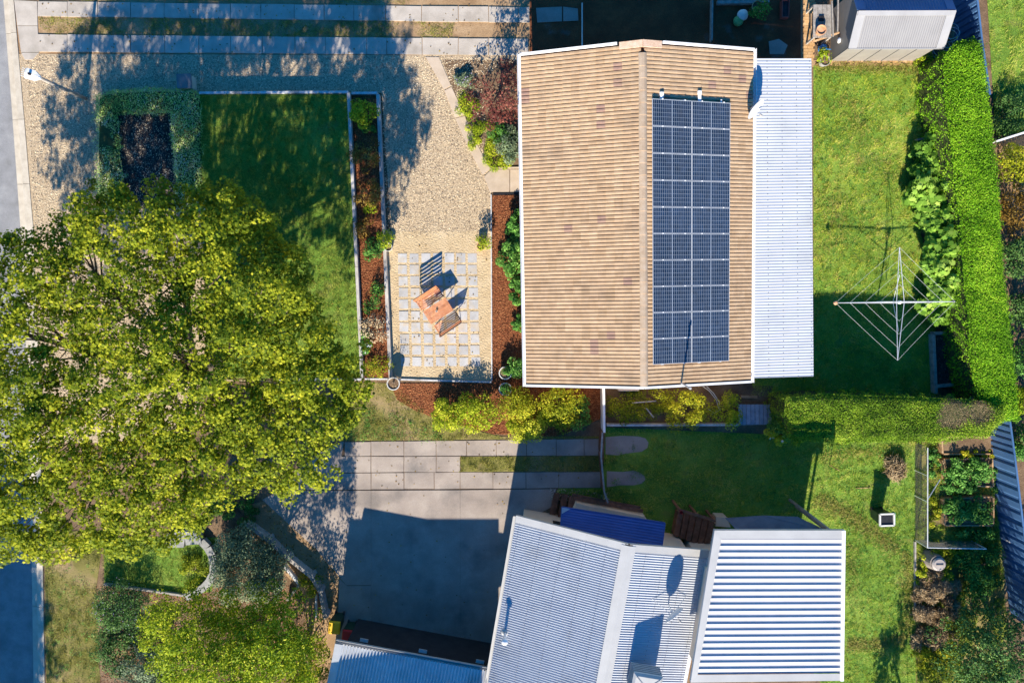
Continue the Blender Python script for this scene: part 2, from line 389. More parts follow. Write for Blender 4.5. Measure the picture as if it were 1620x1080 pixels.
m_blueplastic = mat('blue_plastic', [(.02, .16, .42), (.03, .2, .5), (.04, .24, .55)], 3, .4, .04, 40, .05, 50, spec=.4)
m_terracotta = mat('terracotta', [(.5, .25, .13), (.58, .32, .18), (.64, .4, .25)], 5, .85, .2, 40, .1, 50)
m_potwhite = mat('pale_ceramic', [(.55, .54, .5), (.62, .61, .57), (.68, .67, .63)], 5, .5, .1, 40, .08, 50)
m_slat = mat('oiled_hardwood', [(.46, .17, .075), (.56, .23, .11), (.64, .30, .15)], 7, .6, .25, 30, .12, 50, rnd=.14)
m_bark = mat('bark', [(.09, .065, .045), (.15, .11, .08), (.22, .17, .13)], 5, .95, .9, 14, .25, 30, stretch=(1, 1, .3))
m_twig = mat('hedge_twigs', [(0.036, 0.048, 0.015), (0.06, 0.072, 0.022), (0.084, 0.096, 0.03)], 6, .95, .8, 20, .3, 40)
m_rope = mat('washing_line', [(.6, .62, .58), (.66, .68, .64), (.7, .72, .68)], 6, .6, 0, 40, .05, 50)
m_mortar = mat('pinkish_mortar', [(.55, .36, .24), (.64, .45, .32), (.7, .52, .4)], 5, .9, .5, 30, .15, 50)
TILE = [mat('tile_tan_%s' % n_, c_, 3.5, .8, .25, 60, .12, 50, rnd=.07, stain=(.27, .19, .125), sscale=.8, sth=(.56, .9)) for n_, c_ in (
    ('honey', [(.42, .28, .165), (.48, .33, .20), (.54, .38, .24)]), ('sand', [(.45, .305, .18), (.51, .355, .215), (.57, .405, .255)]),
    ('clay', [(.40, .265, .155), (.45, .305, .18), (.51, .36, .225)]), ('plum', [(.31, .19, .145), (.36, .225, .165), (.42, .27, .19)]))]

leaf_tree = leafmat('street_tree_leaf', [(0.0722, 0.123, 0.00794), (0.224, 0.287, 0.0159), (0.481, 0.494, 0.0265), (0.704, 0.68, 0.0528)], (0, .4, .75, 1), .42)
leaf_lime = leafmat('lime_hedge_leaf', [(0.069, 0.185, 0.0072), (0.166, 0.383, 0.012), (0.304, 0.554, 0.0216), (0.455, 0.66, 0.048)], (0, .4, .75, 1), .3)
leaf_hedge2 = leafmat('clipped_hedge_leaf', [(0.062, 0.132, 0.0092), (0.166, 0.305, 0.0161), (0.304, 0.45, 0.0276), (0.456, 0.529, 0.069)], (0, .4, .75, 1), .3)
leaf_green = leafmat('mid_green_leaf', [(0.0302, 0.0924, 0.0202), (0.0756, 0.218, 0.037), (0.151, 0.37, 0.0588), (0.336, 0.588, 0.134)], (0, .4, .75, 1), .28)
leaf_fig = leafmat('broad_leaf', [(0.0612, 0.152, 0.0176), (0.14, 0.291, 0.0309), (0.245, 0.429, 0.0529), (0.42, 0.582, 0.106)], (0, .4, .75, 1), .28)
leaf_yellow = leafmat('yellow_green_leaf', [(0.0889, 0.132, 0.00948), (0.24, 0.291, 0.0158), (0.455, 0.476, 0.0237), (0.696, 0.594, 0.0474)], (0, .4, .75, 1), .35)
leaf_acid = leafmat('bright_yellow_leaf', [(0.0926, 0.18, 0.00902), (0.29, 0.397, 0.018), (0.523, 0.577, 0.03), (0.72, 0.698, 0.0752)], (0, .4, .75, 1), .35)
leaf_dark = leafmat('dark_green_leaf', [(0.0263, 0.0737, 0.0211), (0.0659, 0.158, 0.0369), (0.132, 0.263, 0.0579), (0.316, 0.448, 0.132)], (0, .4, .75, 1), .22)
leaf_grey = leafmat('grey_green_leaf', [(0.0729, 0.124, 0.0696), (0.163, 0.231, 0.132), (0.274, 0.354, 0.202), (0.474, 0.549, 0.31)], (0, .4, .75, 1), .2)
leaf_ivy = leafmat('variegated_leaf', [(0.167, 0.336, 0.0757), (0.444, 0.675, 0.152), (0.8, 0.8, 0.38), (0.8, 0.8, 0.8)], (0, .4, .75, 1), .25)
leaf_red = leafmat('plum_leaf', [(.08, .02, .02), (.17, .05, .04), (.28, .10, .075), (.42, .18, .12)], (0, .4, .75, 1), .3)
leaf_rust = leafmat('rusty_leaf', [(.10, .06, .012), (.22, .13, .02), (.34, .21, .04), (.46, .34, .09)], (0, .4, .75, 1), .3)
leaf_flower = leafmat('white_petal', [(.6, .6, .58), (.75, .75, .7), (.8, .8, .78)], None, .2)
leaf_violet = leafmat('lilac_petal', [(.28, .2, .42), (.4, .3, .55), (.55, .45, .66)], None, .2)
leaf_straw = leafmat('straw', [(0.264, 0.172, 0.0924), (0.449, 0.33, 0.198), (0.607, 0.475, 0.29), (0.726, 0.607, 0.396)], (0, .4, .75, 1), .1)
g_front = leafmat('front_lawn_blade', [(0.0808, 0.136, 0.0173), (0.194, 0.275, 0.0323), (0.355, 0.42, 0.0648), (0.55, 0.548, 0.13)], (0, .4, .75, 1), .3, wscale=.7, wamp=.35)
g_back = leafmat('back_lawn_blade', [(0.142, 0.228, 0.0203), (0.341, 0.474, 0.038), (0.561, 0.631, 0.0758), (0.802, 0.667, 0.227)], (0, .4, .75, 1), .3, wscale=.4, wamp=.5)
g_south = leafmat('south_lawn_blade', [(0.117, 0.214, 0.0257), (0.273, 0.428, 0.0412), (0.488, 0.607, 0.0772), (0.74, 0.679, 0.205)], (0, .4, .75, 1), .3, wscale=.4, wamp=.5)
g_dry = leafmat('dry_verge_blade', [(0.115, 0.138, 0.0203), (0.244, 0.262, 0.0405), (0.385, 0.386, 0.081), (0.564, 0.496, 0.189)], (0, .4, .75, 1), .3, wscale=.6, wamp=.4)

# ------------------------------------------------------------------ ground and paved surfaces
def sheet(name, poly, z, m, depth=.12):
    b = MB(); b.prism(poly, z - depth, z); o = b.build(name, m); o['kind'] = 'structure'; return o
def struct(name, loc=(0, 0, 0)):
    o = bpy.data.objects.new(name, None); o.empty_display_size = .2; COL.objects.link(o); o.location = loc; o['kind'] = 'structure'; return o

b = MB(); b.add([(-220, -220, -.2), (220, -220, -.2), (220, 220, -.2), (-220, 220, -.2)], [(0, 1, 2, 3)])
o = b.build('ground', m_turfdry); o['kind'] = 'structure'
kl = [(-24, -300), (-8, -120), (2, 0), (16, 180), (29, 360), (40, 600), (47, 890), (50, 1080), (52, 1250), (53, 1400)]     # kerb, road side
kr = [(-4, -300), (12, -120), (22, 0), (38, 180), (53, 360), (62, 600), (68, 890), (71, 1080), (73, 1250), (74, 1400)]
road = [P(-700, -300)] + PP(kl) + [P(-700, 1400)]
sheet('road', road, -.13, m_asphalt, .05)
kerb = struct('kerb', P(40, 500))
def lerp(a, b, t): return (a[0] + (b[0] - a[0]) * t, a[1] + (b[1] - a[1]) * t)
def along(line, y):
    for a, c in zip(line, line[1:]):
        if a[1] <= y <= c[1]: return lerp(a, c, (y - a[1]) / (c[1] - a[1]))
ks = [-300, -160, -60, 52, 189, 291, 430, 560, 690, 820, 960, 1090, 1250, 1395]
for y0, y1 in zip(ks, ks[1:]):
    n = 4; yy = [y0 + .35 + (y1 - y0 - .7) * i / n for i in range(n + 1)]
    L_ = [P(*along(kl, y)) for y in yy]; R_ = [P(*along(kr, y)) for y in yy]
    b = MB()
    # gutter tray, then raised kerb
    for i in range(n):
        for f0, f1, z0, z1 in ((0, .38, -.125, -.115), (.38, .55, -.115, .022), (.55, 1, .022, .03)):
            q = [L_[i].lerp(R_[i], f0), L_[i].lerp(R_[i], f1), L_[i + 1].lerp(R_[i + 1], f1), L_[i + 1].lerp(R_[i + 1], f0)]
            b.add([(q[0].x, q[0].y, z0), (q[1].x, q[1].y, z1), (q[2].x, q[2].y, z1), (q[3].x, q[3].y, z0)], [(3, 2, 1, 0)])
    for i, (A, C) in ((0, (L_[0], R_[0])), (1, (L_[-1], R_[-1]))):
        b.add([(A.x, A.y, -.2), (C.x, C.y, -.2), (C.x, C.y, .03), A.lerp(C, .55)[:2] + (.022,), A.lerp(C, .38)[:2] + (-.115,), (A.x, A.y, -.125)], [(0, 1, 2, 3, 4, 5)])
    b.add([(p.x, p.y, .03) for p in R_] + [(p.x, p.y, -.2) for p in R_], [(i, i + 1, n + 2 + i, n + 1 + i) for i in range(n)])
    b.build('kerb_section', m_kerb, kerb)

# soil under every yard
sheet('soil', PP(kr) + [P(2000, 1400), P(2000, -300)], -.02, m_soil, .16)
# neighbour's yard at the top of the picture, in the shade of the house
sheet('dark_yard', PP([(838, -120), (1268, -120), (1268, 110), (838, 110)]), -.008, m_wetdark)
# gravel yard
gravel_poly = PP([(30, 86), (835, 88), (830, 268), (778, 268), (778, 385), (620, 385), (604, 147), (552, 150), (315, 150), (330, 600), (560, 604), (330, 602), (300, 700), (60, 700), (50, 360)])
sheet('gravel_yard', gravel_poly, 0, m_gravelbed)
sand_poly = PP([(612, 366), (778, 366), (778, 604), (618, 600)])
sheet('sand_bed', sand_poly, .004, m_sand)
top_strip = PP([(24, -10), (838, -40), (838, 90), (24, 86)])
sheet('dirt_verge', PP([(20, -160), (838, -160), (838, 90), (24, 87)]), -.012, m_dirt)
wv = Wob(.5)
pe = gravel_poly
def keep_g(x, y):
    return (wv(x, y) > -1.9)
pebbles('gravel', PP([(40, 88), (835, 90), (760, 120), (778, 270), (778, 375), (612, 375), (600, 147), (318, 147), (318, 290), (300, 640), (65, 700), (55, 360)]), m_pebble, 300, 0, (.014, .034), label='loose tan gravel covering the front yard')
pebbles('coarse_pebbles', PP([(612, 340), (778, 340), (778, 600), (618, 598)]), m_pebble, 40, .004, (.008, .02), label='stray pebbles in the coarse sand')

# neighbour's double-strip driveway along the top
drv = struct('strip_driveway', P(430, 45))
def slabs(parent, xs, top, bot, m, z=.03, gap=.45, th=.1):
    """slabs between joints xs; top/bot give the photo row of the two long edges"""
    for x0, x1 in zip(xs, xs[1:]):
        q = [(x0 + gap, top(x0)), (x1 - gap, top(x1)), (x1 - gap, bot(x1)), (x0 + gap, bot(x0))]
        q = [(a + random.uniform(-.3, .3), c + random.uniform(-.4, .4)) for a, c in q]
        dz = random.uniform(-.004, .004); MB().prism(PP(q), z - th, z + dz).build('slab', m, parent)
lin = lambda x0, y0, x1, y1: (lambda x: y0 + (y1 - y0) * (x - x0) / (x1 - x0))
slabs(drv, [60, 107, 155, 207, 260, 315, 365, 413, 466, 513, 560, 610, 667, 725, 773, 820, 838], lin(60, 3, 810, 12), lin(60, 26, 810, 36), m_slab)
slabs(drv, [60, 107, 157, 207, 261, 315, 365, 415, 467, 515, 580, 612, 668, 725, 773, 836], lin(60, 55, 810, 62), lin(60, 82, 810, 88), m_slab)
for q in ([(23, 1), (59, 3), (60, 41), (28, 41)], [(28, 42), (60, 42), (62, 83), (34, 83)], [(34, 84), (62, 84), (52, 95), (40, 95)], [(20, -40), (59, -40), (59, 0), (23, 0)]):
    MB().prism(PP(q), -.08, .028).build('slab', m_slab, drv)
dk = struct('yard_slab', P(880, 24))
for q in ([(848, 13), (889, 11), (889, 34), (850, 36)], [(891, 11), (914, 14), (915, 33), (891, 34)], [(1216, 66), (1232, 62), (1246, 72), (1240, 86), (1218, 86)]):
    MB().prism(PP(q), -.06, .01).build('slab', m_drive, dk)

# diagonal garden path and porch slabs
pth = struct('garden_path', P(735, 185))
e1 = [(673, 90), (703, 143), (720, 187), (740, 232), (764, 278)]
e2 = [(694, 90), (714, 137), (735, 183), (754, 228), (776, 268)]
for i in range(4):
    g = .02
    q = [lerp(e1[i], e1[i + 1], g), lerp(e2[i], e2[i + 1], g), lerp(e2[i], e2[i + 1], 1 - g), lerp(e1[i], e1[i + 1], 1 - g)]
    MB().prism(PP(q), -.05, .022 + random.uniform(-.004, .004)).build('slab', m_path, pth)
for q in ([(766, 280), (777, 268.8), (806, 268.5), (806, 304), (775, 304)], [(807, 268.5), (829, 268.5), (829, 304), (807, 304)]):
    MB().prism(PP(q), -.05, .03).build('slab', m_path, pth)

# brick path beside the neighbour's yard and in front of the shed: every brick
bp = struct('brick_path', P(1276, 50))
sheet('brick_path_bed', PP([(1267, -60), (1287, -60), (1287, 95), (1440, 97), (1440, 108), (1287, 106), (1267, 100)]), -.004, m_dirt, .05)
bm0 = MB().box((0, 0, 0), (.235, .113, .05)).build('brick', m_brick, recentre=False); bm0.location = P(1270, -20, .005); adopt(bm0, bp)
def brick(loc, rz):
    c = bm0.copy(); COL.objects.link(c); c.location = loc; c.rotation_euler = (random.uniform(-.02, .02), random.uniform(-.02, .02), rz + random.uniform(-.03, .03))
p0 = P(1267.5, 96); 
for r in range(23):
    for c in range(2):
        brick(p0 + Vector((.13 + c * .245 + (.06 if r % 2 else 0), .06 + r * .122, .005 + random.uniform(-.004, .004))), 0)
p0 = P(1290, 105)
for c in range(17):
    for r in range(2):
        brick(p0 + Vector((.12 + c * .245 + (.12 if r else 0), .06 + r * .122, .005 + random.uniform(-.004, .004))), 0)

# south driveway: rows of slabs, then the big concrete apron
sd = struct('south_driveway', P(660, 760))
slabs(sd, [545, 587, 639, 690, 738, 785, 833, 880, 924, 950], lin(545, 699, 950, 694), lin(545, 721, 950, 720), m_drive, .012)
slabs(sd, [538, 587, 639, 690, 728], lin(540, 722, 728, 722), lin(540, 747, 728, 746), m_drive, .012)
slabs(sd, [470, 530, 587, 639, 687, 728, 780, 832, 884, 950], lin(530, 748, 950, 746), lin(530, 774, 950, 771), m_drive, .012)
for q in ([(415, 790), (440, 776), (586.85, 775.5), (586.85, 925), (548, 925), (500, 868)], [(587.15, 775.5), (727.85, 775), (727.85, 1075), (587.15, 1075)],
          [(728.15, 775), (880, 773), (872, 802), (815, 830), (770, 1075), (728.15, 1075)], [(549, 926), (586.85, 926), (586.85, 1075), (520, 1075), (534, 990), (537, 915)],
          [(540, 698.5), (544, 698.5), (536, 746), (469, 774), (440, 774), (505, 715)]):
    MB().prism(PP(q), -.09, .010 + random.uniform(-.001, .001)).build('slab', m_drive, sd)
for q in ([(958, 691), (985, 689), (1010, 690), (1021, 693), (1026, 700), (1024, 708), (1015, 714), (996, 716), (976, 720), (958, 718)], [(960, 745), (985, 746), (1002, 744), (1012, 747), (1019, 752), (1021, 758), (1016, 764), (1003, 767), (980, 767), (960, 770)]):
    MB().prism(PP(q), -.09, .014).build('slab', m_drive, sd)
sheet('dirt_strip', PP([(385, 800), (430, 790), (545, 900), (540, 1020), (500, 1080), (480, 940), (400, 850)]), -.006, m_dirt)

# lawns
front = PP([(316, 150), (549, 150), (571, 598), (330, 598)], .4)
lw = sheet('front_lawn', front, .4, m_turf, .42)
grass('lawn_grass', front, g_front, 1500, .4, .07, label='thick green grass of the raised front lawn')
strip = PP([(61, 28), (718, 36), (716, 61), (61, 54)])
kw_ = Wob(.7)
grass('verge_grass', strip, g_dry, 1300, -.012, .06, keep=lambda x, y: kw_(x, y) > -.7 + 1.0 * (rng.uniform(0, 1, x.shape) - .5), label='short worn grass between the concrete strips')
grass('verge_grass', PP([(100, -60), (720, -60), (640, 7), (100, 1)]), g_dry, 900, -.012, .06, keep=lambda x, y: kw_(x, y) > -.7 + 1.0 * (rng.uniform(0, 1, x.shape) - .5), label='short worn grass above the upper concrete strip')
back = PP([(1287, 104), (1492, 100), (1492, 215), (1450, 235), (1448, 330), (1480, 470), (1482, 625), (1190, 628), (1190, 598), (1287, 595)])
sheet('back_lawn', back, 0, m_turf)
wb = Wob(.9)
grass('lawn_grass', back, g_back, 1500, 0, .06, keep=lambda x, y: wb(x, y) > -2.0 + 2.2 * (rng.uniform(0, 1, x.shape) - .5), label='bright green grass of the back lawn')
south = PP([(958, 676), (1290, 690), (1449, 690), (1449, 1120), (1330, 1120), (1200, 950), (1040, 840), (1010, 805), (880, 778), (884, 772), (953, 771)])
sheet('south_lawn', south, -.002, m_turf)
ws = Wob(.8)
slabpoly = [PP([(956, 686), (1027, 686), (1027, 719), (956, 719)]), PP([(880, 745), (1020, 743), (1020, 772), (880, 773)])]
grass('lawn_grass', south, g_south, 1400, -.002, .06, keep=lambda x, y: (ws(x, y) > -2.0 + 2.0 * (rng.uniform(0, 1, x.shape) - .5)) & ~inside(x, y, slabpoly[0]) & ~inside(x, y, slabpoly[1]), label='green grass behind the metal-roofed house')
mid = PP([(729, 722), (950, 721), (950, 745), (729, 746)])
sheet('middle_grass', mid, .0, m_turfdry); grass('strip_grass', mid, g_dry, 1500, 0, .06, label='dry grass strip in the concrete driveway')
tri = PP([(545, 605), (620, 606), (660, 640), (700, 668), (790, 690), (950, 690), (950, 693), (545, 697)])
sheet('side_lawn', tri, -.004, m_turfdry); grass('side_grass', tri, g_dry, 1200, -.004, .06, keep=lambda x, y: kw_(x * 1.6, y * 1.6) > -1.1 + 1.6 * (rng.uniform(0, 1, x.shape) - .5), label='thin dry grass beside the driveway')
verge = PP([(70, 840), (165, 840), (152, 930), (160, 1130), (74, 1130)])
sheet('street_verge', verge, -.002, m_turfdry); grass('verge_grass', verge, g_dry, 1300, -.002, .06, keep=lambda x, y: kw_(x, y) > -1.3 + 1.4 * (rng.uniform(0, 1, x.shape) - .5), label='yellowish grass verge beside the road')
inner = PP([(165, 850), (345, 850), (335, 935), (290, 943), (165, 925)])
sheet('garden_lawn', inner, -.003, m_turf); grass('garden_grass', inner, g_front, 1100, -.003, .06, label='shaded grass inside the curved stone edging')
nb = PP([(1560, -40), (1660, -40), (1660, 205), (1575, 215)])
sheet('neighbour_lawn', nb, -.002, m_turf); grass('neighbour_grass', nb, g_south, 1100, -.002, .07, label='green grass in the yard beyond the tall hedge')
sheet('neighbour_dirt', PP([(1580, 222), (1680, 205), (1680, 330), (1590, 330)]), -.002, m_dirt)

# mulch beds
bed1 = PP([(554, 151), (597, 151), (617, 598), (573, 598)], .2)
sheet('mulch_bed', bed1, .2, m_mulch, .22)
bed2 = PP([(779, 309), (832, 309), (834, 606), (779, 606)]); sheet('mulch_bed', bed2, .006, m_mulch)
bed3 = PP([(618, 606), (952, 606), (952, 662), (880, 690), (780, 686), (690, 662), (655, 648), (628, 632)]); sheet('mulch_bed', bed3, .008, m_mulch)
bed4 = PP([(700, 95), (835, 95), (835, 266), (780, 266), (755, 225), (722, 160)]); sheet('garden_bed', bed4, .003, m_soil)
bed5 = PP([(165, 150), (300, 150), (310, 330), (165, 330)]); sheet('dark_bed', bed5, .006, m_bed)
bed6 = PP([(958, 610), (1222, 610), (1222, 670), (958, 670)]); sheet('planter_soil', bed6, .006, m_soil)
for q, mm, z, nm, pr in ((bed1, m_chip, .2, 'bark chips in the narrow raised bed', 420), (bed2, m_chip, .006, 'red bark chips along the house wall', 420), (bed3, m_chip, .008, 'red bark chips below the patio', 420),
                     (bed5, m_chipdark, .006, 'blackish chips inside the low square hedge', 380)):
    pebbles('bark_chips', q, mm, pr, z, (.02, .055), .35, squash=.45, label=nm)
pebbles('leaf_litter', PP([(870, 772), (965, 778), (965, 795), (870, 790)]), m_pebble, 250, 0, (.015, .04), label='dark stones beside the brown steps')

# rows of dry clippings left on the lawn
def clippings(line, w, n, label):
    pts = []
    for a_, c_ in zip(line, line[1:]):
        A1, C1 = P(*a_), P(*c_); d_ = (C1 - A1); L_ = d_.length; k = int(n * L_); t = rng.uniform(0, 1, k); s_ = np.array([-d_.y, d_.x]) / L_
        pts.append(np.array([A1.x, A1.y]) + np.outer(t, [d_.x, d_.y]) + rng.normal(0, w, k)[:, None] * s_)
    q = np.concatenate(pts); k = len(q); C_ = np.column_stack([q, rng.uniform(.03, .075, k)]); N_ = rng.normal(0, .35, (k, 3)); N_[:, 2] += 1
    leaves('grass_clippings', C_, N_, rng.uniform(.08, .16, k), g_clip, 'blade', None, kind='stuff', label=label)
g_clip = leafmat('dry_clipping', [(.20, .20, .04), (.32, .30, .07), (.44, .38, .12)], None, .2)
clippings([(1288, 790), (1330, 808), (1375, 838), (1418, 872)], .22, 420, 'diagonal row of dry clippings across the rear lawn')
clippings([(1340, 1018), (1385, 1020), (1430, 1012)], .18, 380, 'short row of dry clippings near the bottom of the rear lawn')
clippings([(1432, 870), (1438, 950), (1430, 1010)], .2, 260, 'row of dry clippings along the board edging')
clippings([(1290, 105), (1400, 108), (1490, 112)], .14, 300, 'dry clippings along the foot of the garden shed')
clippings([(1330, 150), (1360, 185), (1350, 215)], .35, 160, 'dry worn patch in the upper left part of the back lawn')
clippings([(1480, 150), (1484, 210)], .2, 260, 'dry worn patch along the foot of the tall hedge')

sheet('weedy_ground', PP([(1450, 694), (1574, 694), (1600, 1100), (1450, 1100)]), -.014, m_turfdry)

# broad-leaved weeds and clover in the lawns
def weeds(poly_px, n, label, z=.0):
    q = scatter(PP(poly_px), n); k = 16; ci = np.repeat(np.arange(n), k); r_ = rng.uniform(.06, .22, n)[ci]
    d_ = rng.normal(0, .6, (n * k, 2)); C_ = np.column_stack([q[ci] + d_ * r_[:, None], z + rng.uniform(.035, .075, n * k)]); N_ = rng.normal(0, .4, (n * k, 3)); N_[:, 2] += .9
    leaves('lawn_weeds', C_, N_, rng.uniform(.03, .06, n * k), leaf_green, 'oval', rng.normal(.55, .2, n)[ci] + rng.normal(0, .1, n * k), kind='stuff', label=label)
weeds([(1290, 110), (1485, 110), (1470, 450), (1475, 610), (1290, 600)], 420, 'clover and low weeds in the back lawn')
weeds([(1290, 705), (1445, 705), (1445, 1075), (1340, 1075), (1335, 840), (1290, 800)], 420, 'clover and low weeds in the rear lawn')
weeds([(965, 700), (1290, 700), (1280, 810), (1030, 805), (965, 775)], 260, 'clover and low weeds in the shaded lawn')
weeds([(75, 890), (150, 890), (155, 1075), (75, 1075)], 90, 'low weeds in the street verge')
weeds([(560, 640), (690, 670), (700, 695), (550, 695)], 90, 'low weeds in the thin grass by the driveway')

clippings([(1300, 300), (1330, 340), (1310, 400)], .4, 130, 'faint dry patch at the left side of the back lawn')
clippings([(1400, 250), (1440, 300)], .35, 110, 'faint dry patch beside the broad leaved plants')
clippings([(1345, 860), (1350, 960)], .25, 120, 'faint dry strip along the edge of the ribbed roof')
clippings([(1300, 720), (1430, 715)], .2, 160, 'dry trimmings on the lawn under the clipped hedge')
# ------------------------------------------------------------------ helpers: roofs
def hit(px, py, p0, n):
    """where the photograph's ray meets a plane"""
    d = Vector(CR @ np.array([px - 810.0, 540.0 - py, -F])); o = Vector((0, 0, H)); n = Vector(n)
    return o + d * ((Vector(p0) - o).dot(n) / d.dot(n))
def corr(name, c00, c10, c11, c01, m, pitch=.1, amp=.016, parent=None, kind='sine', duty=.25, seg=6, **kw):
    """profiled steel: ribs run c00->c10, repeat c00->c01"""
    c00, c10, c11, c01 = [np.array(tuple(c)) for c in (c00, c10, c11, c01)]
    Lv = np.linalg.norm(c01 - c00); nr = max(1, round(Lv / pitch))
    nrm = np.cross(c10 - c00, c01 - c00); nrm /= np.linalg.norm(nrm); nrm *= np.sign(nrm[2])
    if kind == 'sine':
        k = nr * seg; b = np.linspace(0, 1, k + 1); h = amp * np.cos(b * nr * 2 * math.pi)
    else:
        pr = [(0, 0), (1 - duty - .06, 0), (1 - duty, amp), (1 - .06, amp)]
        b = np.array([(i + f) / nr for i in range(nr) for f, _ in pr] + [1.0]); h = np.array([z for i in range(nr) for _, z in pr] + [0.0])
    na = 3; a = np.linspace(0, 1, na)
    V = []
    for t in a:
        e0 = c00 + (c10 - c00) * t; e1 = c01 + (c11 - c01) * t
        V.append(e0[None] + (e1 - e0)[None] * b[:, None] + nrm[None] * h[:, None])
    V = np.array(V); nb = len(b)
    i, j = np.meshgrid(np.arange(na - 1), np.arange(nb - 1), indexing='ij'); q = i * nb + j
    F_ = np.stack([q, q + nb, q + nb + 1, q + 1], -1).reshape(-1, 4)
    if np.dot(np.cross(V[1, 0] - V[0, 0], V[0, 1] - V[0, 0]), nrm) < 0: F_ = F_[:, ::-1]
    return np_mesh(name, V.reshape(-1, 3), F_.reshape(-1), np.full(len(F_), 4), m, parent=parent, smooth=(kind == 'sine'), **kw)
def screws(parent, c00, c10, c11, c01, pitch, rows, amp):
    c00, c10, c11, c01 = [Vector(q) for q in (c00, c10, c11, c01)]; n = max(1, round((c01 - c00).length / pitch)); nrm = (c10 - c00).cross(c01 - c00).normalized(); nrm = nrm if nrm.z > 0 else -nrm; b = MB()
    for f in rows:
        for i in range(0, n, 2):
            q = c00.lerp(c10, f).lerp(c01.lerp(c11, f), i / n) + nrm * (amp + .004); b.box(q, (.028, .028, .012))
    b.build('roof_screws', m_screw, parent, kind='stuff')
m_screw = mat('screw_heads', [(.22, .2, .19), (.27, .26, .25), (.3, .29, .28)], 8, .6, 0)
def flashing(name, pts, w, h, m, parent, label=None):
    b = MB()
    for a, c in zip(pts, pts[1:]): b.bar(a, c, w, h)
    return b.build(name, m, parent, label)

# ------------------------------------------------------------------ the tiled house
ZE = 2.7
TL, BL, TR, BR = P(827, 87, ZE), P(829, 606, ZE), P(1188, 83, ZE), P(1191, 603, ZE)
ys = ((TL + TR) / 2 - (BL + BR) / 2); LH = ys.length; es = ys.normalized(); xs = Vector((es.y, -es.x, 0))
cen = (TL + BL + TR + BR) / 4
WH = ((TR + BR) / 2 - (TL + BL) / 2).dot(xs)
PITCH = math.radians(15); RISE = WH / 2 * math.tan(PITCH)
house = thing('tiled_house', 'house with a tan tiled gable roof, white gutters and solar panels on one slope', 'house', (cen.x, cen.y, 0))
def HP(x, y, z): return cen.xy.to_3d() + xs * x + es * y + Vector((0, 0, z))
hw, hl = WH / 2, LH / 2
b = MB()
for s0, s1 in ((-1, 1),):
    lo = [HP(-hw + .5, -hl + .35, 0), HP(hw - .5, -hl + .35, 0), HP(hw - .5, hl - .35, 0), HP(-hw + .5, hl - .35, 0)]
    b.hexa(lo, [p + Vector((0, 0, ZE - .12)) for p in lo])
b.build('wall', m_brickwall, house)
for sgn in (-1, 1):
    y0 = sgn * (hl - .35)
    tri_ = [HP(-hw + .5, y0, ZE - .115), HP(hw - .5, y0, ZE - .115), HP(0, y0, ZE - .2 + (hw - .1) * math.tan(PITCH))]
    b = MB(); b.add(tri_ + [p - es * sgn * .12 for p in tri_], [(0, 1, 2), (5, 4, 3), (0, 3, 4, 1), (1, 4, 5, 2), (2, 5, 3, 0)]); b.build('gable', m_wall, house)
# roof deck under the tiles
for sgn in (-1, 1):
    q = [HP(sgn * hw, -hl, ZE - .03), HP(sgn * hw, hl, ZE - .03), HP(0, hl, ZE + RISE - .03), HP(0, -hl, ZE + RISE - .03)]
    b = MB(); b.hexa([p - Vector((0, 0, .05)) for p in q], q) if sgn > 0 else b.hexa([p - Vector((0, 0, .05)) for p in q[::-1]], q[::-1])
    b.build('roof_deck', m_wetdark, house)
# tiles
TW, TG = .302, .318
nS = round((LH - .1) / TW); TW = (LH - .1) / nS
slope_len = hw / math.cos(PITCH); nT = round((slope_len - .16) / TG); TG = (slope_len - .12) / nT
prof = [(0, .0), (.05, .0), (.07, .046), (.25, .052), (.43, .046), (.45, .0), (.55, .0), (.57, .046), (.75, .052), (.93, .046), (.95, .006), (1.0, .006)]
def tile_geo():
    vs = []; n = len(prof)
    for y, up in ((0, .024), (TG + .05, .002)):
        vs += [(x * TW, y, z + up) for x, z in prof]
    vs += [(x * TW, 0, .002) for x, z in prof]
    fs = [(i, i + 1, n + i + 1, n + i) for i in range(n - 1)] + [(2 * n + i, 2 * n + i + 1, i + 1, i) for i in range(n - 1)]
    return vs, fs
TV, TF = tile_geo()
tile_me = []
for k in range(4):
    me = bpy.data.meshes.new('roof_tile'); me.from_pydata(TV, [], TF); me.materials.append(TILE[k]); me.update(); tile_me.append(me)
spots = []
plum = {(-1, 4, 0), (-1, 5, 0), (-1, 7, 9), (-1, 9, 9), (-1, 4, 11), (-1, 2, 11), (-1, 21, 9), (-1, 29, 12), (-1, 36, 10), (-1, 37, 8), (-1, 38, 8), (-1, 22, 5), (1, 3, 1), (1, 5, 0), (1, 4, 5),
        (1, 6, 11), (1, 7, 11), (1, 9, 12), (1, 10, 12), (1, 21, 12), (1, 2, 3)}
for sgn in (-1, 1):
    et = (xs * -sgn * math.cos(PITCH) + Vector((0, 0, math.sin(PITCH)))); nn = (xs * sgn * math.sin(PITCH) + Vector((0, 0, math.cos(PITCH)))); ax = et.cross(nn)
    for i in range(nS):
        for j in range(nT):
            s = -hl + .05 + i * TW
            o_ = HP(sgn * hw, 0, ZE) + et * (j * TG + .02) + es * (s if ax.dot(es) > 0 else s + TW)
            R = Matrix((ax, et, nn)).transposed()
            jj = Matrix.Rotation(random.gauss(0, .004), 3, 'Z') @ Matrix.Rotation(random.gauss(0, .006), 3, 'X')
            o_ = o_ + nn * random.gauss(0, .002)
            k = 3 if (sgn, nS - 1 - i, j) in plum else random.choice((0, 0, 1, 1, 1, 2))
            spots.append(((o_ - Vector((0, 0, H))).length, Matrix.Translation(o_) @ (R @ jj).to_4x4(), k))
